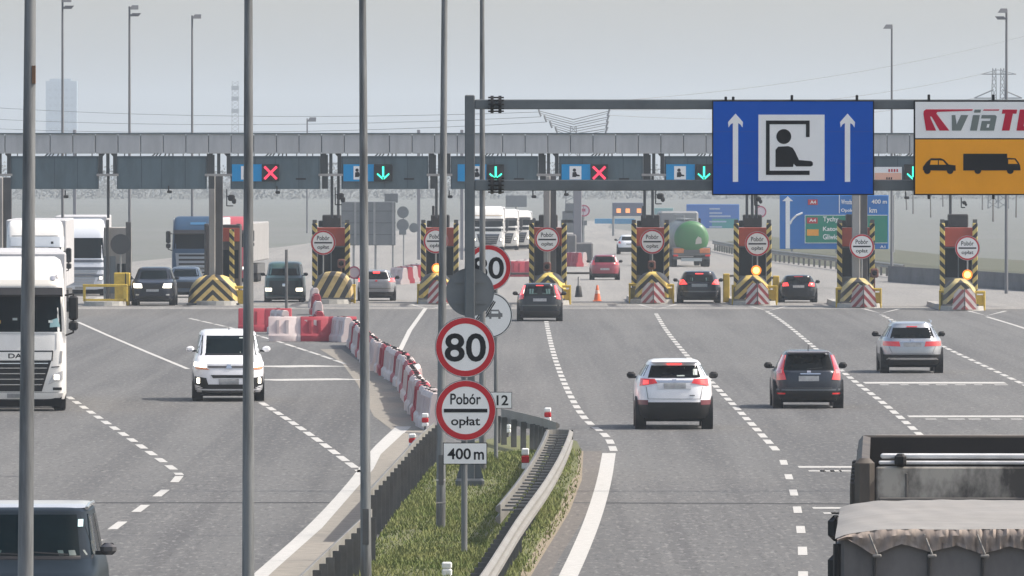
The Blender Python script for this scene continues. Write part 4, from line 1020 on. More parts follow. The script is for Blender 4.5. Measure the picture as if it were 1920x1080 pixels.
# ================================================================ VEHICLES
def paintm(name, c, rough=0.28, metal=0.0, coat=None): return mat(name, c, rough, metal, noise=(1.4, .12), coat=(.5 if max(c) > .2 else .15) if coat is None else coat, spec=.5 if max(c) > .2 else .25)
class Body:
    """stack of rounded plan outlines; offers points on its own surface for panes, lamps and trim"""
    def __init__(s, rings, n=5.0): s.R = sorted(rings); s.n = n
    def at(s, z):
        R_ = s.R
        if z <= R_[0][0]: return R_[0][1:]
        for a, c in zip(R_[:-1], R_[1:]):
            if z <= c[0]:
                t = (z-a[0])/(c[0]-a[0]); return tuple(a[i]+(c[i]-a[i])*t for i in (1, 2, 3))
        return R_[-1][1:]
    def pt(s, side, a, z, off=0.0):
        hw, yr, yf = s.at(z); yc = (yr+yf)/2; ly = (yf-yr)/2; n = s.n
        if side in ('rear', 'front'):
            k = min(abs(a)/hw, .995); y = ly*(1-k**n)**(1/n)
            g = Vector((math.copysign(k**(n-1)/hw, a), (y/ly)**(n-1)/ly)).normalized()
            p = Vector((a, y))+g*off
            return (p.x, yc+p.y if side == 'front' else yc-p.y, z)
        k = min(abs(a-yc)/ly, .995); x = hw*(1-k**n)**(1/n)
        return ((x+off) if side == 'right' else -(x+off), a, z)
    def mesh(s, m, N=72, z0=None, z1=None, off=0.0):
        b = MB(); zs = [r[0] for r in s.R if (z0 is None or r[0] > z0) and (z1 is None or r[0] < z1)]
        if z0 is not None: zs = [z0]+zs
        if z1 is not None: zs = zs+[z1]
        vs = []
        for z in zs:
            hw, yr, yf = s.at(z); yc = (yr+yf)/2; ly = (yf-yr)/2
            for i in range(N):
                t = 2*math.pi*i/N; c, q = math.cos(t), math.sin(t); e = 2/s.n
                vs.append((math.copysign(abs(c)**e, c)*(hw+off), yc+math.copysign(abs(q)**e, q)*(ly+off), z))
        k = len(zs)
        fs = [(j*N+i, j*N+(i+1) % N, (j+1)*N+(i+1) % N, (j+1)*N+i) for j in range(k-1) for i in range(N)]
        fs += [tuple(reversed(range(N))), tuple(range((k-1)*N, k*N))]
        b.add(vs, fs, m); return b
    def patch(s, b, side, quad, off=.008, nu=10, nv=4, m=None):
        """quad (a,z): bottom-left, bottom-right, top-right, top-left"""
        vs = []
        for o in (off, -.02):
            for j in range(nv+1):
                v = j/nv
                for i in range(nu+1):
                    u = i/nu
                    a = (quad[0][0]*(1-u)+quad[1][0]*u)*(1-v)+(quad[3][0]*(1-u)+quad[2][0]*u)*v
                    z = (quad[0][1]*(1-u)+quad[1][1]*u)*(1-v)+(quad[3][1]*(1-u)+quad[2][1]*u)*v
                    vs.append(s.pt(side, a, z, o))
        w_ = nu+1; K = w_*(nv+1)
        fs = [(j*w_+i, j*w_+i+1, (j+1)*w_+i+1, (j+1)*w_+i) for j in range(nv) for i in range(nu)]
        rim = [i for i in range(w_)]+[j*w_+nu for j in range(1, nv+1)]+[nv*w_+i for i in range(nu-1, -1, -1)]+[j*w_ for j in range(nv-1, 0, -1)]
        fs += [(rim[i], K+rim[i], K+rim[(i+1) % len(rim)], rim[(i+1) % len(rim)]) for i in range(len(rim))]
        b.add(vs, fs, m)
WM = {}
rim_m = mat('alloy_rim', (.35, .36, .37), .35, .6)
def wheel(parent, x, y, r=.34, w_=.22, rim=rim_m):
    key = (round(r, 3), round(w_, 3), rim.name)
    if key not in WM:
        b = MB(); b.lathe([(-w_/2, r*.62), (-w_/2, r*.9), (-w_/2+.03, r), (w_/2-.03, r), (w_/2, r*.9), (w_/2, r*.62)], 'x', (0, 0, 0), 28, blackr)
        o = b.build('wheel', None, parent, None, 40)
        b = MB(); b.lathe([(-w_*.42, r*.62), (-w_*.36, r*.5), (-w_*.40, .05), (w_*.40, .05), (w_*.36, r*.5), (w_*.42, r*.62)], 'x', (0, 0, 0), 24, rim)
        i = b.build('rim', None, o, None, 30); WM[key] = (o.data, i.data)
    else:
        o = bpy.data.objects.new('wheel', WM[key][0]); sc.collection.objects.link(o); o.parent = parent
        i = bpy.data.objects.new('rim', WM[key][1]); sc.collection.objects.link(i); i.parent = o
    o.location = (x, y, r); return o
def car_rings(W, Hh, L, zs, zb, rw, gc=.24, rs=.35, hood=1.0, ws=.75, rear_in=.08, rr=.10, top_in=.22, hoodz=None):
    w_ = W/2; hz = hoodz or zs
    return [(gc, w_*.90, -L/2+.12, L/2-.16), (gc+.10, w_*.97, -L/2+.02, L/2-.03), (gc+.30, w_, -L/2, L/2), ((gc+.3+zs)/2, w_, -L/2+.01, L/2-.02),
            (hz-.06, w_*.985, -L/2+.03, L/2-.07), (hz, w_*.97, -L/2+.045, L/2-.22), (zb, w_*.93, -L/2+rear_in, L/2-hood),
            (zb+.03, w_*.90, -L/2+rear_in+.02, L/2-hood-.05), (Hh-rr, rw+.03, -L/2+rear_in+rs, L/2-hood-ws), (Hh-rr*.45, rw-.02, -L/2+rear_in+rs-.04+.06, L/2-hood-ws-.12),
            (Hh-.012, rw-top_in*.55, -L/2+rear_in+rs+.18, L/2-hood-ws-.42), (Hh, rw-top_in-.1, -L/2+rear_in+rs+.4, L/2-hood-ws-.7)]
def car(name, label, px, py, front, W, Hh, L, body_m, zs, zb, rw, det, n=5.0, mirror_m=None, clad=None, cat='car', tyre=.33, rz=0.0, mz=None, tail=0, **kw):
    d = DD(py); cy = d+L/2-.8
    t = thing(name, label, cat, (XX(px, d), cy, 0.006), (math.pi if front else 0)+rz)
    B = Body(car_rings(W, Hh, L, zs, zb, rw, **kw), n)
    B.mesh(body_m).build('body', None, t, None, 32)
    gc = kw.get('gc', .24)
    c0, c1 = (gc-.03, gc+.06) if not clad else (gc-.03, clad)
    B.mesh(black, z0=max(c0, gc), z1=c1, off=.006).build('lower_trim', None, t, None, 40)
    b = MB(); b.box((0, 0, gc-.02), (W*.78, L*.86, .10)); b.build('underbody', dark_in, t)
    wb_ = L*.59; yo = -.02
    ya = (L/2-.8-.02)*1; yrw = -L/2+.8
    for y in (yrw, yrw+wb_):
        for sx in (-1, 1):
            b = MB(); b.cyl((sx*(W/2-.26), y, tyre+.01), (sx*(W/2+.004), y, tyre+.01), tyre+.055, tyre+.055, 26, None); b.build('wheel_arch', black, t, None, 40)
        for sx in (-1, 1): wheel(t, sx*(W/2-.105), y, tyre, .215)
    # side panes
    zt = Hh-.13; yb0, yb1 = B.at(zb+.05)[1]+.25, B.at(zb+.05)[2]-.42; yt0, yt1 = B.at(zt)[1]+.22, B.at(zt)[2]-.10; mid = (yb0+yb1)/2-.05
    for sd_ in ('left', 'right'):
        for (a0, a1, a2, a3) in ((yb0, mid-.05, mid-.05, yt0), (mid+.05, yb1, yt1, mid+.05)):
            b = MB(); B.patch(b, sd_, [(a0, zb+.05), (a1, zb+.05), (a2, zt), (a3, zt)], .006, 5, 3, glass); b.build('side_window', None, t, None, 40)
    my = B.at(zb+.05)[2]-.50; mz = mz or zb+.07
    for sx in (-1, 1):
        b = MB(); b.rbox((sx*(W/2+.07), my, mz), (.21, .13, .155), .05, mirror_m or black); b.box((sx*(W/2-.04), my, mz-.05), (.12, .05, .05), black); b.build('mirror', None, t, None, 40)
    sd_ = 'front' if front else 'rear'
    # opposite windscreen, lamps
    op = 'rear' if front else 'front'; hw = B.at(zb+.06)[0]; ht = B.at(Hh-.13)[0]
    b = MB(); B.patch(b, op, [(-hw*.86, zb+.06), (hw*.86, zb+.06), (ht*.88, Hh-.13), (-ht*.88, Hh-.13)], .008, 10, 4, glass); b.build('rear_window' if front else 'windscreen', None, t, None, 40)
    for sx in (-1, 1):
        b = MB(); zl = zs-.05; q = sorted((sx*W/2*.58, sx*W/2*.90)); B.patch(b, op, [(q[0], zl-.14), (q[1], zl-.14), (q[1], zl), (q[0], zl)], .01, 5, 2, redlamp if front else headclear); b.build('taillight' if front else 'headlight', None, t, None, 40)
    for e in det:
        nm, m, quad = e[0], e[1], e[2]; o = e[3] if len(e) > 3 else .010; both = e[4] if len(e) > 4 else False
        for sx in ((1, -1) if both else (1,)):
            qd = [(x*sx, z) for x, z in quad]
            if sx < 0: qd = [qd[1], qd[0], qd[3], qd[2]]
            b = MB(); B.patch(b, sd_, qd, o, 10, 4, m); b.build(nm, None, t, None, 40)
    return t, B
def rq(x0, z0, x1, z1): return [(x0, z0), (x1, z0), (x1, z1), (x0, z1)]
def tz(w0, z0, w1, z1): return [(-w0, z0), (w0, z0), (w1, z1), (-w1, z1)]
gap_m = mat('panel_gap', (.10, .10, .105), .6)
# --- white compact SUV, rear
W_white = paintm('white_car_paint', (.84, .85, .88))
t, B = car('suv', 'white SUV with black lower bumper driving away, biggest car in the right lanes', 1263.5, 804, False, 1.83, 1.64, 4.55, W_white, 1.12, 1.20, .60,
  [('rear_window', glass, tz(.62, 1.215, .535, 1.50)), ('taillight', redlamp, [(.40, 1.09), (.80, 1.02), (.775, 1.20), (.46, 1.19)], .022, True), ('taillight_core', redlit, [(.60, 1.07), (.72, 1.06), (.71, 1.16), (.60, 1.16)], .026, True),
   ('brake_lamp', redlit, rq(-.17, 1.525, .17, 1.56), .03), ('number_plate', plate_m, rq(-.25, .965, .27, 1.09), .018), ('plate_recess', mat('white_recess_shade', (.62, .63, .66), .4), rq(-.40, .95, .40, 1.10), .010),  # recess in a darker white, its shade painted in
   ('chrome_strip', chrome, rq(-.44, 1.105, .44, 1.16), .014), ('badge', chrome, [(-.05, 1.12), (.05, 1.12), (.05, 1.18), (-.05, 1.18)], .02), ('lettering', greyp, rq(.36, .79, .48, .815), .012), ('panel_gap', gap_m, rq(-.62, .715, .62, .722), .009),
   ('panel_gap', gap_m, [(.615, .72), (.622, .72), (.665, 1.0), (.658, 1.0)], .009, True), ('fog_reflector', mat('dark_reflector', (.14, .03, .04), .4), rq(.62, .58, .86, .69), .012, True),
   ('wiper', black, [(-.30, 1.24), (.05, 1.25), (.05, 1.262), (-.30, 1.252)], .02), ('sticker_and_reflection', mat('pale_reflection_and_card', (.35, .40, .38), .5), rq(.06, 1.25, .24, 1.46), .0095), ('sticker_and_reflection', mat('pale_reflection_and_card', (.35, .40, .38), .5), rq(.44, 1.28, .54, 1.42), .0095)],  # pale patches on the rear window are painted reflections
  clad=.64, tyre=.355, gc=.25, rs=.30, mz=1.22)
b = MB(); b.rbox((0, -4.55/2+.33, 1.585), (1.10, .34, .05), .02); b.build('roof_spoiler', W_white, t)
# --- silver SUV, rear
silver = paintm('silver_car_paint', (.42, .44, .47), .28, .55)
t, B = car('suv', 'silver SUV with slim red lamps driving away, in the lane farthest right', 1709, 699, False, 1.88, 1.53, 4.6, silver, .98, 1.04, .60,
  [('rear_window', glass, tz(.66, 1.05, .56, 1.36)), ('taillight', redlamp, [(.36, .80), (.86, .82), (.86, .96), (.40, .95)], .02, True), ('number_plate', plate_m, rq(-.27, .795, .27, .915), .016), ('chrome_strip', chrome, rq(-.34, .925, .34, .955), .02),
   ('bumper_chrome', chrome, [(-.78, .40), (.78, .40), (.70, .46), (-.70, .46)], .022), ('panel_gap', gap_m, rq(-.66, .585, .66, .593), .009), ('emblem', chrome, [(-.05, .945), (.05, .945), (.05, 1.02), (-.05, 1.02)], .03), ('wiper', black, [(-.3, 1.06), (.05, 1.075), (.05, 1.087), (-.3, 1.072)], .02), ('panel_gap', gap_m, [(.60, .60), (.607, .60), (.70, .80), (.693, .80)], .009, True), ('brake_lamp', redlamp, rq(-.16, 1.38, .16, 1.405), .03)],
  clad=.56, tyre=.355, gc=.24, rs=.45, mz=1.13, mirror_m=black)
for sx in (-1, 1):
    b = MB(); b.tube([(sx*.60, -1.2, 1.50), (sx*.62, -.9, 1.555), (sx*.62, .5, 1.555), (sx*.60, .8, 1.5)], .018, 6); b.build('roof_rail', chrome, t)
# --- dark blue grey MPV/SUV with upright lamps, rear
slate = paintm('slate_car_paint', (.036, .043, .058), .25, .3)
t, B = car('suv', 'dark slate SUV with tall vertical red lamps, between the white and silver SUVs', 1515, 765, False, 1.80, 1.48, 4.5, slate, .93, .96, .60,
  [('rear_window', glass, tz(.63, .985, .52, 1.375)), ('taillight', redlamp, [(.655, .96), (.80, .96), (.655, 1.36), (.57, 1.36)], .02, True), ('taillight', redlamp, [(.58, .74), (.80, .72), (.80, .96), (.64, .96)], .02, True), ('taillight_core', mat('pale_lamp', (.62, .2, .18), .2, coat=1), [(.68, .90), (.78, .90), (.75, 1.0), (.67, 1.0)], .024, True),
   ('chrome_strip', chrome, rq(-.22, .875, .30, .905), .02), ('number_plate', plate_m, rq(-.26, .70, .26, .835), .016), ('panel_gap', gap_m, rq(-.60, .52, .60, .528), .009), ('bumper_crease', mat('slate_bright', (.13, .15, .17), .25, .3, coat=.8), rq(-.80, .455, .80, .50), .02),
   ('emblem', chrome, [(-.05, .915), (.05, .915), (.05, .97), (-.05, .97)], .026), ('wiper', black, [(-.05, 1.0), (.35, 1.035), (.35, 1.05), (-.05, 1.018)], .02), ('fog_reflector', redlamp, rq(.60, .36, .80, .40), .012, True)],
  clad=.44, tyre=.335, gc=.22, rs=.42, mz=1.05)
b = MB(); b.cyl((.0, -1.55, 1.46), (0, -1.72, 1.63), .012, .006, 6); b.build('aerial', black, t)
b = MB(); b.rbox((0, -4.5/2+.40, 1.435), (1.08, .30, .06), .02); b.build('roof_spoiler', paintm('slate_roof_paint', (.30, .29, .32), .3, .4), t)
# --- black hatchback in the plaza, rear
blackcar = paintm('black_car_paint', (.009, .012, .017), .25)
t, B = car('hatchback', 'black hatchback with high pink lamps driving away towards the open cone lane', 1012, 602, False, 1.84, 1.53, 4.4, blackcar, .98, 1.02, .62,
  [('rear_window', glass, tz(.60, 1.03, .52, 1.40)), ('taillight', redlit, [(.66, 1.10), (.80, 1.04), (.64, 1.44), (.575, 1.44)], .02, True), ('taillight', redlamp, [(.66, .90), (.84, .86), (.80, 1.05), (.66, 1.08)], .02, True), ('number_plate', plate_m, rq(-.27, .80, .27, .92), .016), ('brake_lamp', redlit, rq(-.15, 1.42, .15, 1.45), .02),
   ('bumper_crease', mat('black_bright', (.06, .07, .075), .25, coat=.8), rq(-.82, .62, .82, .66), .018), ('rear_pane_reflection', mat('teal_reflection', (.05, .10, .095), .3), rq(-.42, 1.1, -.1, 1.3), .0095), ('rear_pane_reflection', mat('teal_reflection', (.05, .10, .095), .3), rq(.1, 1.1, .42, 1.3), .0095)],  # teal patches on the pane are reflections painted in
  clad=.42, tyre=.34, gc=.2, rs=.38)
# --- dark blue estate at the toll, rear
navy = paintm('navy_car_paint', (.016, .02, .032), .25, .2)
t, B = car('estate_car', 'dark blue estate car with lit red lamps stopped just before the green tanker', 1311, 568, False, 1.96, 1.46, 4.7, navy, .90, .95, .68,
  [('rear_window', glass, tz(.66, .98, .58, 1.30)), ('taillight', redlit, [(.55, .86), (.90, .84), (.86, 1.06), (.72, 1.08)], .022, True), ('number_plate', mat('pale_plate', (.40, .44, .44), .5), rq(-.36, .74, .36, .88), .016), ('brake_lamp', redlit, rq(-.18, 1.32, .18, 1.36), .03),
   ('bumper_crease', mat('navy_bright', (.10, .11, .13), .25, coat=.8), rq(-.85, .50, .85, .56), .02), ('rear_pane_reflection', mat('teal_reflection', (.05, .10, .095), .3), rq(-.40, 1.02, .40, 1.16), .0095)], clad=.3, tyre=.33, gc=.2, rs=.5)  # teal band on the pane is a painted reflection
# --- small black hatch, rear
t, B = car('hatchback', 'small glossy black hatchback at the toll below the big blue sign', 1496.5, 567, False, 1.76, 1.26, 4.0, blackcar, .80, .86, .60,
  [('rear_window', glass, tz(.60, .88, .52, 1.15)), ('taillight', redlit, [(.44, .76), (.72, .74), (.70, .90), (.50, .92)], .022, True), ('number_plate', plate_m, rq(-.26, .68, .26, .79), .016), ('brake_lamp', redlamp, rq(-.2, 1.17, .2, 1.20), .03)], clad=.3, tyre=.30, gc=.17, rs=.3)
# --- small red car beyond
redp = paintm('red_car_paint', (.24, .025, .045), .3)
t, B = car('hatchback', 'small dark red hatchback beyond the barrier arm, past the toll line', 1134, 525, False, 1.66, 1.40, 3.8, redp, .90, .95, .58,
  [('rear_window', glass, tz(.58, .98, .50, 1.30)), ('taillight', redlamp, [(.55, .84), (.76, .82), (.72, 1.10), (.60, 1.10)], .02, True), ('number_plate', plate_m, rq(-.25, .55, .25, .66), .016), ('white_trim', mat('pale_trim', (.6, .55, .55), .4), [(.60, 1.02), (.66, 1.0), (.60, 1.28), (.55, 1.28)], .024, False)], clad=.36, tyre=.31, gc=.2, rs=.3)
# --- grey hatchback, rear, behind the pole
greyc = paintm('grey_car_paint', (.27, .28, .30), .3, .4)
t, B = car('hatchback', 'mid grey hatchback at the toll partly behind the third foreground pole', 706, 564, False, 1.76, 1.44, 4.1, greyc, .95, 1.0, .58,
  [('rear_window', glass, tz(.66, 1.01, .54, 1.34)), ('taillight', redlit, [(.58, .90), (.84, .88), (.82, 1.06), (.66, 1.06)], .022, True), ('number_plate', mat('dim_plate', (.26, .27, .30), .5), rq(-.30, .66, .30, .78), .014), ('brake_lamp', redlit, rq(-.16, 1.28, .16, 1.36), .03),
   ('badge', sign_red, rq(-.05, .90, .05, .97), .02), ('bumper_crease', gap_m, rq(-.8, .56, .8, .60), .014)], clad=.42, tyre=.31, gc=.2, rs=.35)
# --- white SUV far away
t, B = car('suv', 'hazy white SUV far beyond the toll, left of the tanker booth', 1181, 477, False, 1.85, 1.40, 4.5, W_white, .90, .96, .64,
  [('rear_window', glass, tz(.60, 1.0, .55, 1.28)), ('taillight', redlamp, [(.66, .78), (.84, .78), (.82, .95), (.70, .95)], .02, True), ('number_plate', plate_m, rq(-.26, .68, .26, .8), .016)], clad=.5, tyre=.34, gc=.24, rs=.3)
# --- white people carrier, front
t, B = car('passenger_van', 'white passenger van with lit headlamps coming forward behind the second pole', 424, 752, True, 1.88, 1.86, 4.7, W_white, 1.06, 1.20, .72,
  [('windscreen', glass2, tz(.72, 1.25, .68, 1.715)), ('wiper_cowl', black, tz(.74, 1.205, .73, 1.25), .012), ('dashboard_paper', mat('white_paper', (.6, .64, .62), .6), rq(-.16, 1.345, .14, 1.40), .0095), ('sticker_and_reflection', mat('pale_reflection_and_card', (.35, .40, .38), .5), rq(-.32, 1.27, -.22, 1.295), .0095), ('roof_glare', mat('pale_reflection_and_card', (.35, .40, .38), .5), rq(-.55, 1.64, -.20, 1.67), .0095),  # roof glare on the windscreen is a painted pale strip
   ('headlight', headlit, [(.62, .89), (.90, .93), (.89, 1.03), (.60, 1.02)], .022, True), ('indicator', orange_l, [(.52, .84), (.86, .85), (.90, .92), (.60, .885)], .018, True), ('grille', mat('grille_grey', (.09, .09, .095), .4), tz(.55, .885, .56, .945), .016), ('emblem', chrome, [(-.08, .87), (.08, .87), (.05, .98), (-.05, .98)], .024),
   ('intake', black, tz(.42, .62, .48, .70), .014), ('number_plate', plate_m, rq(-.26, .45, .27, .60), .024), ('intake', black, tz(.88, .33, .62, .45), .014), ('fog_lamp_recess', black, [(.52, .36), (.90, .44), (.89, .66), (.60, .62)], .013, True), ('fog_light', headlit, rq(.76, .48, .82, .62), .03, True),
   ('bumper_strip', chrome, tz(.86, .245, .86, .29), .02)], clad=.24, tyre=.34, gc=.21, rs=.2, hood=.95, ws=.85, mz=1.36, mirror_m=W_white, n=5.5, rz=R(2.4))
b = MB(); b.cyl((-.02, .55, 1.86), (-.02, .55, 1.94), .012, .006, 6); b.build('aerial', black, t)
# --- dark silver-roofed car in the bottom left corner, front
dkteal = mat('dark_teal_car_paint', (.008, .014, .020), .4, spec=.10, noise=(1.4, .3))
t, B = car('estate_car', 'dark car with silver sunlit roof coming forward in the bottom left corner', 52, 1213, True, 1.86, 1.76, 4.7, dkteal, .98, 1.10, .70,
  [('windscreen', glass2, tz(.79, 1.15, .71, 1.66)), ('wiper_cowl', black, tz(.80, 1.105, .80, 1.15), .012), ('toll_sticker', mat('pale_sticker', (.35, .55, .58), .5), rq(-.66, 1.51, -.60, 1.60), .011), ('headlight', headclear, [(.55, .72), (.88, .74), (.88, .90), (.60, .88)], .02, True),
   ('grille', black, tz(.50, .68, .52, .86), .014), ('number_plate', plate_m, rq(-.26, .45, .26, .57), .02), ('wiper', black, [(.1, 1.16), (.6, 1.18), (.6, 1.195), (.1, 1.175)], .02), ('wiper', black, [(-.5, 1.16), (.0, 1.19), (.0, 1.205), (-.5, 1.175)], .02),
   ('dashboard_reflection', mat('dash_reflection', (.03, .055, .055), .5), [(-.74, 1.155), (.74, 1.155), (.70, 1.22), (-.70, 1.22)], .0095)],  # strip low on the windscreen, a reflection painted in
  tyre=.33, gc=.2, rs=.3, hood=1.05, ws=.70, mz=1.22, n=6.0, mirror_m=mat('mirror_dark', (.05, .05, .055), .3, coat=.6), rr=.07, top_in=.10)
b = MB(); B2 = Body([(1.735, .72, B.at(1.74)[1]+.0, B.at(1.74)[2]+.03), (1.768, .67, B.at(1.75)[1]+.1, B.at(1.75)[2]-.08), (1.775, .55, B.at(1.75)[1]+.3, B.at(1.75)[2]-.3)], 7)
B2.mesh(paintm('silver_roof_paint', (.50, .50, .51), .35, .3)).build('roof', None, t, None, 40)
for sx in (-1, 1):
    b = MB(); b.tube([(sx*.70, .25, 1.73), (sx*.70, -.5, 1.76), (sx*.70, -1.7, 1.74)], .025, 8); b.build('roof_rail', chrome, t)
# --- dark SUV and the two cars at the exit booths, front
t, B = car('suv', 'dark navy SUV with bright headlamps leaving the exit lane left of the chevron cushion', 287, 573, True, 1.96, 1.72, 4.7, navy, 1.08, 1.16, .70,
  [('windscreen', glass2, tz(.74, 1.20, .66, 1.58)), ('headlight', headlit, [(.46, .80), (.82, .80), (.84, 1.00), (.50, .98)], .02, True), ('grille', black, tz(.40, .72, .42, .95), .014), ('number_plate', plate_m, rq(-.28, .63, .28, .74), .024), ('fog_light', headclear, rq(.60, .46, .74, .52), .02, True), ('intake', black, tz(.7, .30, .7, .44), .014)], tyre=.36, gc=.24, rs=.3, hood=1.1, ws=.6, mirror_m=navy)
t, B = car('saloon_car', 'dark blue car half hidden between the dark SUV and the chevron cushion', 346, 558, True, 1.80, 1.46, 4.5, paintm('blue_grey_car_paint', (.06, .085, .12), .25, .2), .90, .98, .62,
  [('windscreen', glass2, tz(.68, 1.0, .58, 1.34)), ('headlight', headlit, [(.52, .72), (.80, .74), (.82, .86), (.58, .84)], .02, True), ('grille', black, tz(.45, .45, .45, .75), .014)], tyre=.32, gc=.2, rs=.3, hood=1.1, ws=.6)
teal = paintm('teal_van_paint', (.05, .11, .12), .35)
t, B = car('van', 'teal van with two white headlamps coming through the lane left of the striped cushion', 533, 566, True, 1.84, 1.84, 4.6, teal, 1.16, 1.20, .72,
  [('windscreen', glass2, tz(.72, 1.22, .66, 1.54)), ('roof_front', mat('teal_dark', (.05, .11, .10), .4), tz(.66, 1.60, .63, 1.76), .012), ('headlight', headlit, rq(.56, .50, .84, .64), .022, True), ('grille', mat('teal_black', (.02, .035, .04), .4), tz(.86, .30, .80, .98), .012), ('bumper', mat('pale_bumper', (.40, .42, .42), .5), rq(-.80, .17, .80, .25), .05), ('emblem', chrome, rq(-.07, .72, .07, .86), .022)],
  tyre=.33, gc=.16, rs=.15, hood=.35, ws=.45, n=6.5)
# ---------------------------------------------------------------- lorries
def lorry(name, label, px, py, cab_m, trailer_m, Hh=3.9, W=2.5, tr_h=4.0, tr_len=13.6, visor=True, detail=False, roofp=None, wtop=None, trailer_label=None, rz=0.0, grille_m=None, wz=(1.99, 2.95), tr_w=2.55, roof_m=None, lights=True):
    d = DD(py)
    t = thing(name, label, 'lorry', (XX(px, d), d+.35, .006), math.pi+rz)
    w_ = W/2; L_ = 2.3
    # front face at y = +0 in local space (pointing to the camera)
    rg = [(.30, w_*.96, -L_, -.06), (.45, w_, -L_, .02), (1.1, w_, -L_, .02), (1.75, w_*.995, -L_, -.02), (wz[0], w_*.985, -L_, -.05), (wz[1], w_*.96, -L_, -.22), (wz[1]+.25, w_*.955, -L_, -.28), (Hh-.30, w_*.93, -L_, -.55), (Hh-.08, w_*.88, -L_, -.80), (Hh, w_*.78, -L_+.1, -1.1)]
    B = Body(rg, 9); B.mesh(cab_m, 96).build('cab', None, t, None, 30)
    def P(nm, m, quad, off=.012, both=False):
        for sx in ((1, -1) if both else (1,)):
            q = [(x*sx, z) for x, z in quad]
            if sx < 0: q = [q[1], q[0], q[3], q[2]]
            b = MB(); B.patch(b, 'front', q, off, 12, 4, m); b.build(nm, None, t, None, 40)
    P('windscreen', glass2, tz(w_*.90, wz[0]+.02, w_*.87, wz[1]))
    for sx in (-1, 1):
        b = MB(); B.patch(b, 'right' if sx > 0 else 'left', [(-1.5, wz[0]+.05), (-.5, wz[0]-.05), (-.6, wz[1]-.05), (-1.5, wz[1]-.05)], .006, 4, 3, glass); b.build('side_window', None, t, None, 40)
    if visor:
        b = MB(); b.prism_yz([(-.28, wz[1]+.02), (.08, wz[1]-.05), (.10, wz[1]+.0), (-.26, wz[1]+.18)], -w_*.92, w_*.92); b.build('sun_visor', black, t)
    for e in (1, -1):   # mirrors
        b = MB(); b.rbox((e*(w_+.17), -.20, wz[0]+.62), (.24, .16, .62), .05); b.rbox((e*(w_+.17), -.18, wz[0]+.17), (.24, .16, .24), .05); b.tube([(e*w_*.97, -.35, wz[1]-.02), (e*(w_+.17), -.2, wz[1]+.02), (e*(w_+.17), -.18, wz[0]+.0), (e*w_*.97, -.35, wz[0]-.08)], .025, 6); b.build('mirror', black, t, None, 40)
    gm_ = grille_m or black
    P('grille', gm_, [(-.62, .50), (.62, .50), (.86, 1.28), (-.86, 1.28)])
    b = MB()
    for z in (.66, .80, .94, 1.08, 1.20):
        hw = .62+(z-.5)*.30; B.patch(b, 'front', rq(-hw*.94, z, hw*.94, z+.022), .03, 12, 1, chrome)
    b.build('grille_bars', None, t)
    P('number_plate', plate_m, rq(-.26, .335, .26, .445), .02)
    P('headlight', headclear, [(.78, .68), (1.14, .80), (1.14, 1.02), (.90, .92)], .02, True)
    if lights: P('headlight_bulb', headlit, rq(.93, .80, 1.05, .92), .028, True)
    if detail:
        P('grille_panel', cab_m, [(-.86, 1.30), (.86, 1.30), (.88, 1.50), (-.88, 1.50)], .02); P('grille_edge', black, [(-.90, 1.50), (.90, 1.50), (.90, 1.535), (-.90, 1.535)], .022)
        P('grille_edge', black, [(.86, 1.28), (.89, 1.28), (.91, 1.52), (.88, 1.52)], .022, True); P('step_gap', black, [(.86, 1.10), (1.06, 1.12), (1.06, 1.14), (.86, 1.125)], .014, True); P('fog_light', black, rq(.90, .53, 1.12, .60), .014, True); P('corner_vent', mat('vent_grey', (.25, .25, .25), .6), [(1.07, 1.22), (1.12, 1.22), (1.14, 1.52), (1.09, 1.52)], .014, True)
        b = MB(); y = B.pt('front', 0, 1.4, .03)[1]; letters(b, 'DAF', (0, y, 1.40), .46, .12, sign_black, .02, flip=True); b.build('lettering', None, t)
        b = MB(); b.ring((.73, 1.78), .045, .065, B.pt('front', .73, 1.78, .0)[1]-.01, B.pt('front', .73, 1.78, .015)[1], mat('emblem_grey', (.35, .36, .35), .5)); b.build('emblem', None, t)
        P('bumper_line', gap_m, rq(-1.2, .47, 1.2, .478), .010); P('panel_gap', gap_m, rq(-1.16, 1.955, 1.16, 1.963), .010); P('panel_gap', gap_m, [(.98, 1.56), (.987, 1.56), (.987, 1.95), (.98, 1.95)], .010, True)
        P('roof_spot', chrome, rq(.86, 3.32, .96, 3.42), .03, True); P('roof_spot', chrome, rq(.99, 3.38, 1.06, 3.46), .03, True)
        P('number_card', mat('white_paper', (.6, .64, .62), .6), rq(-.90, 2.24, -.79, 2.30), .014); P('driver_reflection', mat('pale_blue_reflection', (.22, .36, .38), .2), [(-1.08, 2.14), (-.82, 2.12), (-.84, 2.30), (-1.02, 2.36)], .014); P('number_card', mat('amber_card', (.5, .3, .08), .6), rq(.42, 2.22, .52, 2.30), .014)  # pale blue patch paints a reflection on the windscreen
        P('number_card', mat('pale_reflection_and_card', (.35, .40, .38), .5), rq(.0, 2.30, .12, 2.36), .014)
        P('lower_roof_panel', mat('cream_cab', (.60, .58, .53), .35, coat=.5), [(-1.17, 3.16), (1.17, 3.16), (1.17, 3.32), (-1.17, 3.32)], .012)
    if roofp: roofp(P, B, t)
    b = MB(); b.box((0, -1.2, .38), (W*.90, 2.2, .3)); b.box((0, -.12, .22), (W*.9, .12, .22)); b.build('chassis', dark_in, t)
    for y in (-.85,):
        for sx in (-1, 1): wheel(t, sx*(w_-.17), y, .50, .32)
    b = MB(); b.rbox((0, -L_-.7-tr_len/2, (tr_h+1.15)/2), (tr_w, tr_len, tr_h-1.15), .05); tr = b.build('trailer', trailer_m, t)
    if trailer_label: tr['label'] = trailer_label
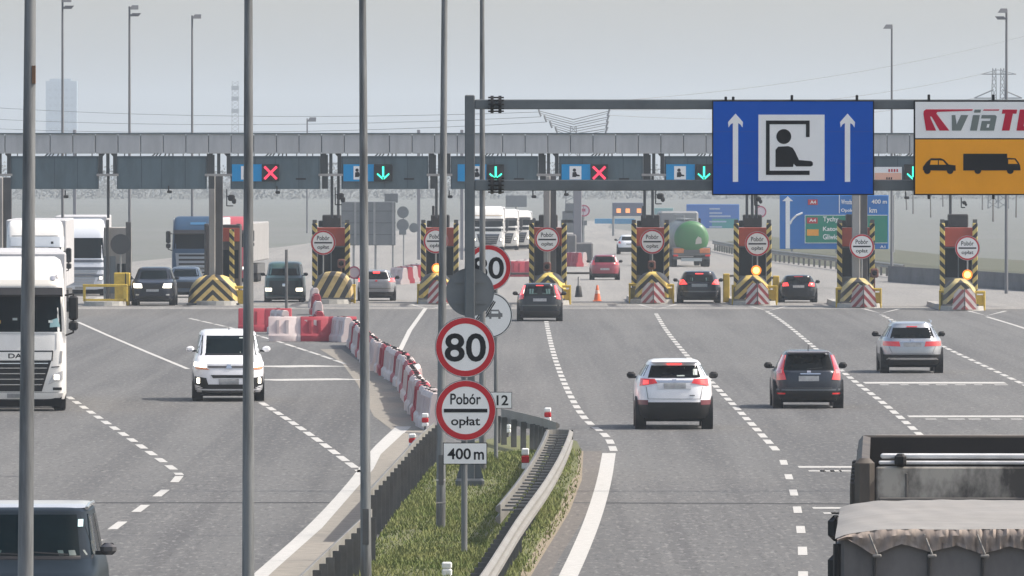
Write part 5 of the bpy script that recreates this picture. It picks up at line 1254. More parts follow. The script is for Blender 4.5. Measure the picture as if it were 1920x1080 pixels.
    b = MB(); b.box((0, -L_-.7-tr_len/2, 1.0), (1.0, tr_len-.2, .3)); b.box((0, -L_-.7-tr_len/2, .75), (tr_w, tr_len*.5, .5)); b.build('trailer_frame', post_dark, t)
    for y in (-3.7, -10.5, -11.8, -13.1):
        for sx in (-1, 1): wheel(t, sx*(w_-.2), y, .50, .34)
    return t, B
cream = mat('white_cab_paint', (.80, .785, .745), .35, noise=(1.2, .14), coat=.4)
trail_w = mat('grey_white_curtain', (.50, .50, .51), .6, noise=(.8, .2))
lorry('lorry', 'big white lorry with dark barred grille coming towards the camera at the left edge', 31, 772, cream, trail_w, detail=True, rz=R(3.3))
def roof2(P, B, t):
    P('sun_visor', mat('pale_visor', (.50, .54, .58), .4, coat=.4), [(-1.18, 2.86), (.45, 2.86), (.45, 3.30), (-1.18, 3.30)], .05)
    P('sun_visor', mat('pale_visor', (.50, .54, .58), .4, coat=.4), [(-1.0, 2.9), (1.0, 2.9), (1.0, 3.28), (-1.0, 3.28)], .055)
    P('skylight', glass2, [(-1.10, 2.72), (-.58, 2.72), (-.58, 3.06), (-1.10, 3.06)], .02); P('panel_gap', gap_m, rq(-1.12, 3.32, 1.12, 3.345), .012); P('roof_spot', black, rq(-.78, 3.0, -.68, 3.1), .06)
lorry('lorry', 'second white lorry following right behind the big one, only its top showing', 64, 592, cream, trail_w, Hh=3.98, visor=False, roofp=roof2, tr_h=4.0, wz=(1.9, 2.7), lights=False, rz=R(1.3))
def bars(P, B, t):
    for z in (1.62, 1.25, .9): P('front_bar', mat('blue_grey_bar', (.10, .12, .15), .5), [(-1.15, z), (1.15, z), (1.15, z+.14), (-1.15, z+.14)], .016)
lorry('lorry', 'white lorry with wide dark windscreen in the exit lane behind the far left booth', 150, 555, mat('white_cab_cool', (.66, .69, .74), .3, coat=.6), trail_w, Hh=3.72, tr_h=3.85, visor=False, roofp=bars, wz=(1.80, 2.80), grille_m=mat('pale_grille', (.35, .38, .42), .5), rz=R(1.6))
bluec = paintm('blue_cab_paint', (.025, .062, .12), .45, coat=.1)
def roofb(P, B, t):
    P('grille', mat('silver_grille', (.22, .25, .28), .5, .2), [(-.95, .7), (.95, .7), (1.05, 1.85), (-1.05, 1.85)], .016)
    for z in (.8, 1.02, 1.24, 1.46, 1.68): P('grille_bar', black, rq(-.72, z, .88, z+.10), .022)
    P('roof_sign', mat('roof_sign_blue', (.02, .12, .25), .5), rq(-.5, 3.30, .3, 3.42), .03)
lorry('lorry', 'blue lorry waiting behind the exit booth with the chevron cushion', 367, 543, bluec, trail_w, Hh=3.72, tr_h=3.6, roofp=roofb, wz=(2.05, 2.85), lights=False)
lorry('lorry', 'pinkish red lorry with pale grey box trailer mostly behind the second foreground pole', 422, 533, mat('pale_red_cab', (.42, .07, .09), .5, coat=.1), mat('pale_box', (.30, .295, .29), .6, noise=(.6, .15)), Hh=3.6, tr_h=3.25, tr_len=16, tr_w=2.7, wz=(1.95, 2.7), lights=True, rz=R(-1.5))
for px, py, hh, lab in ((915, 471, 3.35, 'hazy white lorry, nearest of the three coming in the far lane behind the 80 sign'), (942, 469, 3.1, 'hazy white lorry, middle of the three in the far lane'), (967, 467, 2.95, 'hazy white lorry, last of the three in the far lane, next to the middle booth')):
    def three(P, B, t):
        P('roof_stripe', mat('tan_stripe', (.45, .38, .30), .6), rq(-1.1, 2.62, 1.1, 2.70), .02)
    t, B = lorry('lorry', lab, px, py, cream, trail_w, Hh=hh, tr_h=hh-.1, wz=(1.45, 2.25), roofp=three if hh > 3.3 else None)
    t['group'] = 'white lorries in the far lane'
# ---------------------------------------------------------------- green ended tanker, seen from behind
d = DD(501); s = F/d
t = thing('tanker_lorry', 'tanker lorry with round bright green rear end driving away beyond the toll', 'tanker lorry', (XX(1297.5, d), d+.5, .006), R(3.2))
rt = 32.5/s; zc_ = ZZ(447, d); LL = 10.5
b = MB(); b.lathe([(-.10, rt*.30), (-.06, rt*.75), (.08, rt*.95), (.28, rt)], 'y', (0, .1, zc_), 40); b.build('tank_end', mat('green_tank', (.04, .165, .06), .5, noise=(1.5, .6, (.075, .15, .07)), coat=.1), t, None, 60)
b = MB(); b.lathe([(.28, rt), (.45, rt*1.03), (LL, rt*1.03), (LL+.3, rt*.8)], 'y', (0, .1, zc_), 40); b.build('tank', mat('steel_tank', (.15, .17, .165), .5, .2, noise=(.7, .3)), t, None, 40)
b = MB(); b.box((0, LL/2, zc_+rt*1.08), (.55, LL*.9, .10)); b.tube([(-.45, .4, zc_+rt), (-.45, .4, zc_+rt+.35), (-.45, LL*.9, zc_+rt+.35)], .03, 6); b.build('catwalk', galv, t)
b = MB(); b.prism([(.22, -.35*rt), (.62, -.30*rt), (.60, .0), (.40, .12), (.25, -.1)], -.06, .05, mat('tank_patch', (.42, .40, .36), .6)); b.build('hose_box', None, t, (0, .05, zc_))
b = MB(); b.rbox((0, .2, .98), (2.42, .18, .52), .03); b.build('rear_panel', greyp, t)
for sx in (-1, 1):
    b = MB(); b.rbox((sx*.78, .09, 1.02), (.72, .06, .30), .02); b.build('reflector_board', mat('orange_board', (.62, .22, .09), .5, noise=(3, .3)), t)
    b = MB(); b.rbox((sx*1.0, .10, .72), (.30, .08, .12), .02); b.build('taillight', redlamp, t)
b = MB(); b.box((0, .07, 1.0), (.60, .05, .26), mat('pale_board', (.42, .42, .40), .6)); b.build('warning_plate', None, t)
b = MB(); b.rbox((0, .3, .55), (2.3, .12, .16), .02); b.box((0, LL/2, .95), (1.0, LL, .25)); b.build('bumper_bar', post_dark, t)
b = MB(); b.rbox((0, .2, .46), (1.3, .05, .2), .01); b.build('number_plate', mat('pale_plate', (.40, .44, .44), .5), t)
for y in (1.4, 2.7, 4.0, LL-1):
    for sx in (-1, 1): wheel(t, sx*1.03, y, .5, .36)
b = MB(); b.rbox((0, LL+1.6, 2.0), (2.5, 2.2, 2.9), .12); b.build('cab', mat('grey_cab', (.22, .23, .24), .5), t)
for sx in (-1, 1):
    b = MB(); b.rbox((sx*1.42, LL+2.4, 2.6), (.24, .16, .8), .05); b.build('mirror', black, t)
# ---------------------------------------------------------------- tipper lorries in the bottom right corner
h1 = 3.23; d1 = F*(H-h1)/(862-YH); s1 = F/d1; cxp = 1834; Lb = 8.6
t = thing('tipper_lorry', 'open empty tipper lorry with shade-dark grimy inside seen from behind at the bottom right', 'tipper lorry', (XX(cxp, d1), d1, .006), R(-2.2))
hw = 233/s1; zb0 = 1.15
tip_out = mat('tipper_outside', (.045, .04, .036), .65, .1, noise=(1.6, .7, (.14, .115, .09)), stretch=(1, 1, .4)); tip_in = mat('tipper_inside', (.022, .02, .019), .75, .1, noise=(.9, .5, (.06, .05, .042)))  # inside darker than outside, shade within the body painted in
b = MB()   # floor and front wall
b.box((0, Lb/2, zb0+.04), (2*hw-.1, Lb, .08)); b.rbox((0, Lb-.05, (zb0+h1)/2), (2*hw-.12, .10, h1-zb0), .02); b.build('body_floor', tip_in, t)
for sx in (-1, 1):
    b = MB(); b.prism([(sx*(hw-.24), zb0), (sx*(hw-.05), zb0+.25), (sx*hw, h1-.3), (sx*(hw-.03), h1-.06), (sx*(hw-.08), h1), (sx*(hw-.16), h1-.02), (sx*(hw-.10), h1-.3), (sx*(hw-.15), zb0+.28)][::sx], .0, Lb)
    for k in range(7): b.rbox((sx*(hw+.0), .6+k*1.2, (zb0+h1)/2), (.08, .10, h1-zb0-.5), .015)
    b.build('side_wall', tip_out, t, None, 35)
    b = MB(); b.rbox((sx*(hw-.11), -.06, (zb0+h1)/2), (.20, .16, h1-zb0+.02), .05); b.build('corner_post', tip_out, t, None, 35)
b = MB(); b.tube([(-hw+.04, Lb, h1-.20), (-hw+.10, Lb, h1-.10), (-hw+.22, Lb+.02, h1-.04), (hw-.22, Lb+.02, h1-.04), (hw-.10, Lb, h1-.10)], .045, 10); b.build('front_rim', mat('worn_rim', (.30, .26, .23), .6, .2, noise=(4, .6, (.10, .09, .08))), t, None, 40)
b = MB()
for z in (h1-.30, h1-.62): b.rbox((0, Lb-.14, z), (2*hw-.5, .08, .07), .02)
b.build('front_wall_rib', tip_in, t)
tg = mat('tailgate', (.40, .37, .32), .7, .0, rng=(.44, .60), noise=(1.5, 1.0, (.06, .054, .048)), stretch=(1, 1, .55))
b = MB(); b.rbox((0, -.04, (zb0+h1-.04)/2+.0), (2*hw-.44, .07, h1-.10-zb0), .02); b.build('tailgate', tg, t)
b = MB()
for x in (-.72*hw/1.25, .66*hw/1.25): b.rbox((x, -.078, (zb0+h1)/2-.06), (.022, .015, h1-zb0-.16), .004)
b.rbox((0, -.09, h1-.40), (2*hw-.5, .03, .035), .01); b.build('tailgate_rib', mat('tailgate_rib', (.13, .12, .11), .6, noise=(2, .4)), t)
bright = mat('sunlit_gate_edge', (.70, .70, .70), .45, .2, noise=(5, .3))  # pale colour stands for sunlight on the tailgate top
b = MB(); b.rbox((0, -.02, h1-.035), (2*hw-.5, .09, .035), .01); b.rbox((.02, .02, h1+.03), (1.6*hw, .10, .05), .015); b.build('tailgate_edge', bright, t)
for x in (-.80*hw, .82*hw):
    b = MB(); b.rbox((x*.78, -.06, h1-.01), (.12, .18, .13), .03); b.build('hinge', black, t)
b = MB(); b.box((0, Lb/2, .95), (.9, Lb, .3)); b.box((0, .2, .6), (2.2, .1, .15)); b.build('chassis', post_dark, t)
for y in (1.2, 2.5, 3.8, Lb+1.2):
    for sx in (-1, 1): wheel(t, sx*1.02, y, .52, .36)
b = MB(); b.rbox((0, Lb+1.5, 1.7), (2.45, 2.0, 2.2), .1); b.build('cab', tip_out, t)
h2 = 3.4; d2 = F*(H-h2)/(990-YH); s2 = F/d2; cxp = 1875; Lt = 6.4
t = thing('tipper_lorry', 'tipper lorry with pale tarpaulin cover and dark grey back in the bottom right corner', 'tipper lorry', (XX(cxp, d2), d2, .006), R(-2.3))
hw = 304/s2
backm = mat('dark_tailgate', (.155, .146, .14), .75, .0, rng=(.42, .62), noise=(1.7, .8, (.085, .08, .078)), stretch=(1, 1, .5))
b = MB(); b.rbox((0, .0, (1.1+h2-.06)/2), (2*hw-.04, .10, h2-.06-1.1), .03); b.build('tailgate', backm, t)
b = MB()
for px in (1640, 1742, 1842, 1943, 2044): b.rbox(((px-cxp)/s2, -.055, (1.1+h2-.18)/2), (.022, .03, h2-1.28), .005)
b.build('tailgate_seam', mat('seam_dark', (.03, .03, .03), .6), t)
for sx in (-1, 1):
    b = MB(); b.rbox((sx*(hw-.03), Lt/2, (1.1+h2-.12)/2), (.08, Lt, h2-.12-1.1), .02); b.build('side_wall', backm, t)
    b = MB(); b.cyl((sx*(hw+.0), .0, h2-.13), (sx*(hw+.0), .02, 1.15), .035, .035, 8); b.build('corner_post', black, t)
# tarpaulin: gently sagging sheet with crumpled edge and hanging scalloped hem
tarp = mat('tarpaulin', (.245, .238, .228), .9, noise=(1.6, .8, (.185, .178, .168)), bump=.3)
b = MB(); nx, ny = 96, 24; vs = []; rr = random.Random(5)
def tz_(u, v): return h2-.02+.014*math.sin(math.pi*v*5)*math.sin(math.pi*u)-.07*abs(2*u-1)**7+.003*abs(math.sin(u*29+v*7))+.006*abs(math.sin(u*9-v*5))+.002*math.sin(u*61+v*13)
for j in range(ny+1):
    for i in range(nx+1):
        u, v = i/nx, j/ny; vs.append(((2*u-1)*(hw+.02), -.07+v*(Lt+.1), tz_(u, v)))
b.add(vs, [(j*(nx+1)+i, j*(nx+1)+i+1, (j+1)*(nx+1)+i+1, (j+1)*(nx+1)+i) for j in range(ny) for i in range(nx)]); b.build('tarpaulin', tarp, t, None, 60)
b = MB(); tie = [1570, 1588, 1640, 1690, 1743, 1795, 1842, 1893, 1943, 1993, 2044, 2110, 2180]; low = [.02, .03, .19, .11, .17, .12, .19, .13, .18, .12, .18, .05, .02]
vs = []; M = 96
for i in range(M+1):
    px = 1570+(610)*i/M
    for k in range(len(tie)-1):
        if tie[k] <= px <= tie[k+1]:
            f = (px-tie[k])/(tie[k+1]-tie[k]); dr = low[k]+(low[k+1]-low[k])*f; break
    u = i/M; zt = tz_(u, 0)
    for q, (fy, fz) in enumerate(((0, 0), (.05, .35), (.02, .7), (.035, 1.0))):
        vs.append(((px-cxp)/s2, -.07-fy-.02*math.sin(px*.21+q*1.7)-.015*math.sin(px*.5), zt-fz*dr))
b.add(vs, [(4*i+q, 4*i+4+q, 4*i+5+q, 4*i+1+q) for i in range(M) for q in range(3)]); b.build('tarpaulin_hem', mat('tarpaulin_hem', (.36, .30, .255), .8, noise=(2.5, .7, (.20, .165, .145)), stretch=(3, 1, 1), bump=.5), t, None, 80)
for px in (1640, 1743, 1842, 1943):
    b = MB(); b.rbox(((px-cxp)/s2+.02, -.13, h2-.215), (.07, .04, .025), .008); b.cyl(((px-cxp)/s2+.02, -.14, h2-.2), ((px-cxp)/s2-.04, -.12, h2-.05), .008, .008, 6); b.build('tie_strap', mat('strap', (.22, .21, .195), .8), t)
b = MB(); b.box((0, Lt/2, .95), (.9, Lt, .3)); b.box((0, .2, .6), (2.2, .1, .15)); b.build('chassis', post_dark, t)
for y in (1.0, 2.3, Lt+1.2):
    for sx in (-1, 1): wheel(t, sx*1.02, y, .52, .36)
b = MB(); b.rbox((0, Lt+1.4, 1.75), (2.4, 1.9, 2.2), .1); b.build('cab', backm, t)
md = d2+Lt+1.6
for sx in (-1, 1):
    b = MB(); x = sx*(hw+.07); z0 = 2.62
    b.rbox((x, Lt+1.9, z0+.46), (.13, .14, .22), .05); b.rbox((x, Lt+1.9, z0-.02), (.13, .15, .52), .05); b.cyl((sx*1.1, Lt+1.9, z0+.33), (x, Lt+1.9, z0+.33), .025, .025, 6); b.build('mirror', black, t, None, 40)
# ================================================================ BEYOND THE TOLL
def sign_panel(name, label, px0, py0, px1, py1, d, m, legs=(), cat='road sign', thick=.12, legm=None):
    s = F/d; cxp = (px0+px1)/2; t = thing(name, label, cat, (XX(cxp, d), d, 0))
    b = MB(); zc_ = ZZ((py0+py1)/2, d); b.rbox((0, .05, zc_), ((px1-px0)/s, thick, (py1-py0)/s), .03); b.build('panel', m, t)
    for lp in legs:
        b = MB(); b.cyl(((lp-cxp)/s, .3, 0), ((lp-cxp)/s, .3, ZZ(py0, d)), 2.2/s, 2.2/s, 8); b.build('post', legm or galv, t, None, 40)
    q = lambda px, py: ((px-cxp)/s, ZZ(py, d))
    return t, q, s
# big blue direction sign on the right
d = 640.0
t, q, s = sign_panel('direction_sign', 'large blue and green direction sign standing right of the toll behind the right column booth', 1462, 366, 1666, 467, d, sign_dirblue, (1485, 1569, 1676), 'direction sign')
def R4(b, x0, y0, x1, y1, off, m): b.prism([q(x0, y1), q(x1, y1), q(x1, y0), q(x0, y0)], -off, -off+.03, m)
b = MB(); R4(b, 1510, 404, 1664, 455, .05, sign_green); R4(b, 1510, 403, 1664, 404, .055, sign_white); R4(b, 1510, 455, 1664, 456, .055, sign_white); R4(b, 1509, 403, 1510, 456, .055, sign_white); R4(b, 1573, 366, 1574.5, 400, .055, sign_white); b.build('green_field', None, t)
b = MB(); R4(b, 1473, 376, 1481, 466, .06, sign_white)
b.prism([q(*p) for p in ((1477, 368), (1487, 377), (1467, 377))][::-1], -.065, -.03, sign_white)
for a, c in (((1481, 420), (1485, 412)), ((1485, 412), (1493, 404)), ((1493, 404), (1505, 399))):
    p0, p1 = q(*a), q(*c); b.cyl((p0[0], -.045, p0[1]), (p1[0], -.045, p1[1]), .07, .07, 6, sign_white)
b.build('route_arrow', None, t)
for r_ in ((1515, 374, 1533, 384, .06, sign_red), (1513, 408, 1533, 419, .065, sign_red), (1513, 430, 1535, 442, .065, sign_orange)):
    b = MB(); R4(b, *r_); b.build('route_plate', None, t)
b = MB()
def LT(s_, px0, py0, px1, py1, m, off=.075):
    x0, z0 = q(px0, py1); x1, z1 = q(px1, py0); letters(b, s_, ((x0+x1)/2, -off, (z0+z1)/2), x1-x0, z1-z0, m, .02)
LT('A4', 1519, 376, 1530, 382, sign_white); LT('A4', 1517, 410, 1530, 416, sign_white)
LT('Tychy', 1543, 406, 1572, 418, sign_white, .065); LT('Katowice', 1543, 425, 1590, 433, sign_white, .065); LT('Gliwice', 1543, 439, 1576, 449, sign_white, .065); LT('Wrocław', 1577, 374, 1602, 383, sign_white, .065); LT('Opole', 1577, 391, 1600, 399, sign_white, .065); LT('400 m', 1634, 374, 1663, 382, sign_white, .065); LT('km', 1630, 389, 1644, 399, sign_white, .065); LT('A1', 1650, 460, 1660, 465, sign_white, .065)
b.build('lettering', None, t)
# more distant blue signs
d = 1000.0
t, q, s = sign_panel('direction_sign', 'hazy blue and green direction sign behind the tanker', 1287, 383, 1386, 451, d, mat('far_sign_blue', (.01, .13, .46), .5), (1300, 1372), 'direction sign')
b = MB(); R4(b, 1335, 410, 1384, 446, .06, mat('far_sign_green', (.01, .26, .26), .5)); b.build('green_field', None, t)
b = MB()
for y in (390, 398, 404, 414, 424, 436): R4(b, 1330, y, 1330+20+(y*7 % 26), y+3, .09, mat('far_letter', (.35, .45, .6), .5))
b.build('lettering', None, t)
t, q, s = sign_panel('direction_sign', 'faint teal and blue direction sign left of the tanker booth', 1115, 410, 1190, 474, 1080.0, mat('far_teal', (.02, .22, .42), .5), (1125, 1180), 'direction sign')
b = MB(); R4(b, 1128, 425, 1152, 450, .06, mat('far_sign_green', (.01, .26, .26), .5)); b.build('green_field', None, t)
t, q, s = sign_panel('message_sign', 'dark electronic message sign with orange dots above the small red car', 1149, 380, 1206, 405, 880.0, mat('vms_dark', (.10, .12, .17), .6), (1150, 1204), 'message sign', .4)
b = MB()
for x in (1160, 1177, 1198): R4(b, x-4, 391, x+4, 399, .2, ledorange)
b.build('lit_text', None, t)
t, q, s = sign_panel('road_sign', 'pale teal back of a sign above the tanker', 1227, 390, 1262, 402, 1000.0, mat('pale_teal', (.20, .36, .36), .6), (1244,), 'road sign')
t, q, s = sign_panel('road_sign', 'grey back of a gantry board above the hazy white lorries', 948, 366, 988, 388, 900.0, sign_back, (968,), 'road sign')
# backs of signs on the left of the exit carriageway
t, q, s = sign_panel('road_sign', 'big grey back of a direction sign left of the banded pole booth', 640, 378, 742, 460, 560.0, sign_back, (663, 704, 737), 'road sign', legm=galv)
b = MB()
for py in (395, 417, 439): R4(b, 640, py, 742, py+1.5, .04, mat('sign_back_rail', (.09, .10, .11), .5))
for px in (664, 700, 735): R4(b, px, 379, px+4, 459, .06, galv)
b.build('bracket', None, t)
b = MB(); R4(b, 721, 363, 746, 380, -.02, sign_back); b.build('top_panel', None, t)
def disc_signs(name, label, px, base_d, items, post_px=None, postw=1.5):
    d = base_d; s = F/d; t = thing(name, label, 'road sign', (XX(px, d), d, 0)); top = min(i[1] for i in items)
    b = MB(); b.cyl((0, .1, 0), (0, .1, ZZ(top-4, d)), postw/s, postw/s, 8); b.build('post', galv, t, None, 40)
    for (x, y, r_, k) in items:
        b = MB(); c = (0, 0)
        if k == 'back': b.disc(c, r_/s, 0, .04, sign_back)
        elif k == 'plate': b.rbox((0, .02, 0), (r_*1.7/s, .05, r_*1.0/s), .01, sign_back)
        else:
            b.disc(c, r_/s, 0, .04, mat('faded_white', (.62, .55, .58), .5)); b.ring(c, r_*.78/s, r_/s, -.02, .0, mat('faded_red', (.42, .10, .16), .5))
            if k == 'ban': b.box((-.1*r_/s, -.015, .1*r_/s), (.7*r_/s, .02, .5*r_/s), mat('faded_red', (.42, .10, .16), .5))
        b.build('sign_plate', None, t, ((x-px)/s, 0, ZZ(y, d)))
    return t
disc_signs('road_sign', 'three round grey sign backs on one thin post left of the banded pole booth', 757, 585.0, [(755.5, 398, 11, 'back'), (755, 422, 11.5, 'back'), (776, 427, 9, 'back'), (755, 436, 8, 'plate')])
disc_signs('road_sign', 'faded round red sign over crossed sign on a stand left of the white distant SUV', 1094, 660.0, [(1095, 395, 11, 'ban'), (1093, 418, 9, 'plate'), (1075, 390, 18, 'plate'), (1072, 424, 24, 'plate'), (1073, 407, 22, 'plate')], postw=3)
disc_signs('road_sign', 'small faded red round sign above the booth under the blue sign', 1424, 560.0, [(1426, 397, 11, 'ring')])
disc_signs('road_sign', 'round white sign with a red rim left of the grey hatchback', 664, 448.0, [(664, 511, 12, 'faded')])
# sign support column far away and grey machinery at its foot
d = 640.0; s = F/d; t = thing('gantry_post', 'hazy grey gantry column between the middle booth and the small red car', 'gantry', (XX(1083, d), d, 0))
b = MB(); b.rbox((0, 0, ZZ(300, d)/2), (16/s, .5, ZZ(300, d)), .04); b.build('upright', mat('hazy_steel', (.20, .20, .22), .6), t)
b = MB(); b.rbox((4/s, -.3, .6), (50/s, .8, 1.3), .1); b.rbox((-12/s, -.4, .9), (20/s, .8, 1.8), .1); b.build('base_block', dark_concrete, t)
# three uprights of the far gantry over the exit lanes
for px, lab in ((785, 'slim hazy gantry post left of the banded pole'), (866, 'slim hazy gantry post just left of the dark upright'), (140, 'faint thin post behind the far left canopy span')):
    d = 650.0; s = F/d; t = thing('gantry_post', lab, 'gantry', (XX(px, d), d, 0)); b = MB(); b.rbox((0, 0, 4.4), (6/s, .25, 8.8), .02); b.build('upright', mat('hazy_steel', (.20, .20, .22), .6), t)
# ---- pylons, wires, mast and tower block in the haze
def lattice(b, p, q_, w0, w1, n, r):
    p = Vector(p); q_ = Vector(q_)
    cs_ = [[], [], [], []]
    for i in range(n+1):
        f = i/n; c = p+(q_-p)*f; w_ = w0+(w1-w0)*f
        for k, (x, y) in enumerate(((-1, -1), (1, -1), (1, 1), (-1, 1))): cs_[k].append(Vector((c.x+x*w_/2, c.y+y*w_/2, c.z)))
    for k in range(4): b.tube(cs_[k], r, 4)
    for i in range(n):
        for k in range(4):
            j = (k+1) % 4; b.cyl(cs_[k][i], cs_[j][i+1], r*.6, r*.6, 4, None, False); b.cyl(cs_[j][i], cs_[k][i+1], r*.6, r*.6, 4, None, False)
pyl = mat('pylon_steel', (.14, .145, .15), .6, .2)
d = 1250.0; s = F/d; t = thing('power_pylon', 'hazy lattice pylon with V shaped arms above the middle of the canopy', 'power pylon', (XX(1075, d), d, 0))
b = MB(); z2 = ZZ(236, d); lattice(b, (0, 0, 0), (0, 0, z2), 2.2, .7, 12, .07); b.build('mast', pyl, t)
b = MB()
for sx, xe in ((-1, 1010), (1, 1143)):
    xo = (xe-1075)/s
    for k in range(4):
        zi = ZZ(222+k*9, d); zo = ZZ(208+k*11, d); xk = xo*(1-.16*k*(1 if sx < 0 else .12)); b.cyl((0, 0, zi-.15), (xk, 0, zo), .06, .05, 5); b.cyl((0, .3, zi-.5), (xk, .3, zo-.25), .045, .04, 5)
        b.cyl((xk, 0, zo+.2), (xk-sx*.3, 0, zo-.7), .14, .12, 6)
b.build('cross_arm', pyl, t)
d = 1500.0; s = F/d; t = thing('power_pylon', 'hazy twin mast pylon above the toll logo sign at the right', 'power pylon', (XX(1871, d), d, 0))
b = MB()
for x in (-7, 8): lattice(b, (x/s*1.3, 0, 0), (x/s, 0, ZZ(128, d)), 1.6, .5, 20, .07)
b.build('mast', pyl, t)
b = MB(); b.cyl((-31/s, 0, ZZ(139, d)), (34/s, 0, ZZ(139, d)), .09, .09, 5); b.cyl((-31/s, 0, ZZ(139, d)), (0, 0, ZZ(131, d)), .05, .05, 5); b.cyl((34/s, 0, ZZ(139, d)), (0, 0, ZZ(131, d)), .05, .05, 5)
for sx in (-1, 1): b.cyl((sx*45/s, 0, ZZ(184, d)), (sx*8/s, 0, ZZ(168, d)), .1, .1, 5); b.cyl((sx*45/s, 0, ZZ(184, d)), (sx*8/s, 0, ZZ(184, d)), .1, .1, 5)
b.build('cross_arm', pyl, t)
wm = mat('wire', (.16, .165, .17), .6)
def wire(pts, label, r=.045):
    b = MB(); P_ = []
    (a, da), (c, dc) = pts
    A = Vector(at(a[0], a[1], da)); C = Vector(at(c[0], c[1], dc))
    for i in range(17):
        f = i/16; p = A.lerp(C, f); p.z -= 4*pts_sag*f*(1-f); P_.append(p)
    b.tube(P_, r, 4); tag(b.build('power_line', wm), label, 'power line', 'power lines in the sky')
pts_sag = 1.6
wire((((1143, 206), 1250), ((1845, 138), 1500)), 'power line from the V armed pylon up to the right pylon, upper one')
wire((((1143, 216), 1250), ((1828, 184), 1500)), 'power line from the V armed pylon to the right pylon, lower one')
wire((((1143, 190), 1250), ((1950, 60), 1600)), 'faint power line rising to the right edge above the blue sign')
pts_sag = 1.0
wire((((-40, 200), 1500), ((1012, 210), 1250)), 'power line left of the V armed pylon, uppermost')
wire((((-40, 222), 1500), ((1014, 219), 1250)), 'power line left of the V armed pylon, middle one')
wire((((-40, 240), 1500), ((1022, 229), 1250)), 'power line left of the V armed pylon, lowest just over the canopy')
d = 3800.0; s = F/d; t = thing('lattice_mast', 'very faint lattice mast left of the second foreground pole', 'mast', (XX(441, d), d, 0))
b = MB(); lattice(b, (0, 0, 0), (0, 0, ZZ(152, d)), 14/s, 11/s, 26, .12)
for py in (165, 185, 208): b.box((0, 0, ZZ(py, d)), (14/s, 1.2, 8/s))
b.build('mast', pyl, t)
d = 5000.0; s = F/d; t = thing('tower_block', 'very faint bluish tower block behind the leftmost thin lamp post', 'building', (XX(115, d), d, 0))
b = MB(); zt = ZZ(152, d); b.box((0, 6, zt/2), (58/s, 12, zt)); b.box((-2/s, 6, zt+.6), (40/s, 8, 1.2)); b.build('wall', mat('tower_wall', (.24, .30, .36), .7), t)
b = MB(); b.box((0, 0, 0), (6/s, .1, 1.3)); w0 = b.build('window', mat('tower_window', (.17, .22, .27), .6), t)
for k in range(12):
    for i in range(5):
        c = w0 if k == i == 0 else w0.copy()
        if c is not w0: sc.collection.objects.link(c)
        c.location = ((i-2)*10/s, -.02, 2.5+k*(zt-3)/12)
# ---- trees and bushes along the horizon
def tree(px, d, h, w_, label, m=leafm, nleaf=700, bare=True, seed=0):
    rr = random.Random(seed); t = thing('tree', label, 'tree', (XX(px, d), d, 0), rr.random()*6, 'hazy trees beyond the toll')
    b = MB(); tips = []
    def grow(p, dr, ln, r, lv):
        e = p+dr*ln; b.cyl(p, e, r, r*.68, 6 if lv < 2 else 4, None, False)
        if lv >= 4: tips.append(e); return
        for _ in range(3 if lv < 2 else 2):
            q = Vector((rr.uniform(-1, 1), rr.uniform(-1, 1), rr.uniform(.0, .9)))
            grow(e, (dr*1.0+q*.75).normalized(), ln*rr.uniform(.62, .82), r*.66, lv+1)
        tips.append(e)
    grow(Vector((0, 0, 0)), Vector((rr.uniform(-.05, .05), 0, 1)).normalized(), h*.30, h*.012, 0)
    b.build('trunk', wood, t)
    b = MB()
    for _ in range(nleaf):
        c = rr.choice(tips)+Vector((rr.gauss(0, w_*.09), rr.gauss(0, w_*.09), rr.gauss(0, h*.05))); k = h*.011*rr.uniform(.6, 1.6)
        a = Vector((rr.uniform(-1, 1), rr.uniform(-1, 1), rr.uniform(-1, 1))).normalized(); u = a.orthogonal().normalized(); v = a.cross(u)
        b.add([c+u*k, c+v*k*.6, c-u*k, c-v*k*.6], [(0, 1, 2, 3)])
    b.build('crown', m, t); return t
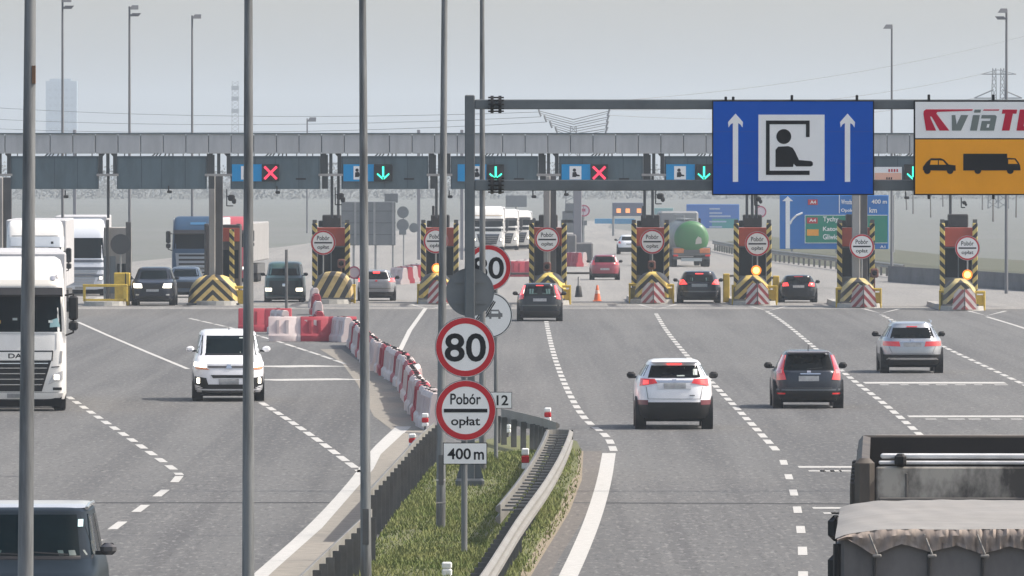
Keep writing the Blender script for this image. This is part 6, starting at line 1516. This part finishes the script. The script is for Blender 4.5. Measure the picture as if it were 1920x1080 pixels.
tl = [(1712, 820, 8, 4, 'bare hazy tree right of the direction sign'), (1745, 760, 7, 4, 'bare hazy tree left of the rightmost booth'), (1862, 700, 8, 4.5, 'bare hazy tree between the rightmost booth and the right lamp post'), (1905, 760, 8.5, 4.5, 'bare hazy tree at the right edge of the picture'),
      (1700, 900, 8, 4, 'faint bare tree close behind the direction sign'), (1842, 900, 8, 4, 'faint bare tree right of the rightmost booth'), (1768, 980, 8.5, 4, 'faint bare tree just left of the rightmost booth')]
for k, (px, d, h, w_, lab) in enumerate(tl): tree(px, d*1.6, h*1.25, w_, lab, nleaf=260, seed=k+11)
# far woodland: one mass, nobody could count it
b = MB(); rr = random.Random(99)
for band in range(1, 3):
    d0 = (1150, 1900, 2800)[band]
    for _ in range((0, 42000, 12000)[band]):
        x = rr.uniform(-105, 105)*d0/1150; prof = (5.6, 6.0, 6.8)[band]+.8*math.sin(x*.05+band*2)+.5*math.sin(x*.17+band)
        c = Vector((x, d0+rr.uniform(0, 60), min(1.05, abs(rr.gauss(0, .6)))*prof+.2)); k = rr.uniform(.10, .26)*(1, 1.15, 2.4)[band]
        a = Vector((rr.uniform(-1, 1), rr.uniform(-1, 1), rr.uniform(-.5, .5))).normalized(); u = a.orthogonal().normalized(); v = a.cross(u)
        b.add([c+u*k, c+v*k*.7, c-u*k, c-v*k*.7], [(0, 1, 2, 3)])
tag(b.build('woodland', twigm), 'far hazy woodland along the whole horizon behind the toll', 'woodland', kind='stuff')

# ================================================================ AIR
b = MB(); b.box((0, 4300, 39.0), (14600, 10000, 80)); hz = b.build('haze'); tag(hz, kind='stuff'); hz['label'] = 'pale spring haze filling the air over the road'; hz['category'] = 'haze'
m = bpy.data.materials.new('haze_air'); m.use_nodes = True; n = m.node_tree.nodes; n.remove(n['Principled BSDF'])
pv = n.new('ShaderNodeVolumePrincipled'); pv.inputs['Color'].default_value = (.67, .75, .83, 1); pv.inputs['Density'].default_value = HAZE; pv.inputs['Anisotropy'].default_value = 0.25
m.node_tree.links.new(pv.outputs[0], n['Material Output'].inputs['Volume'])
hz.data.materials.clear(); hz.data.materials.append(m)
print('objects', len(sc.objects), 'verts', sum(len(o.data.vertices) for o in sc.objects if o.type == 'MESH'))
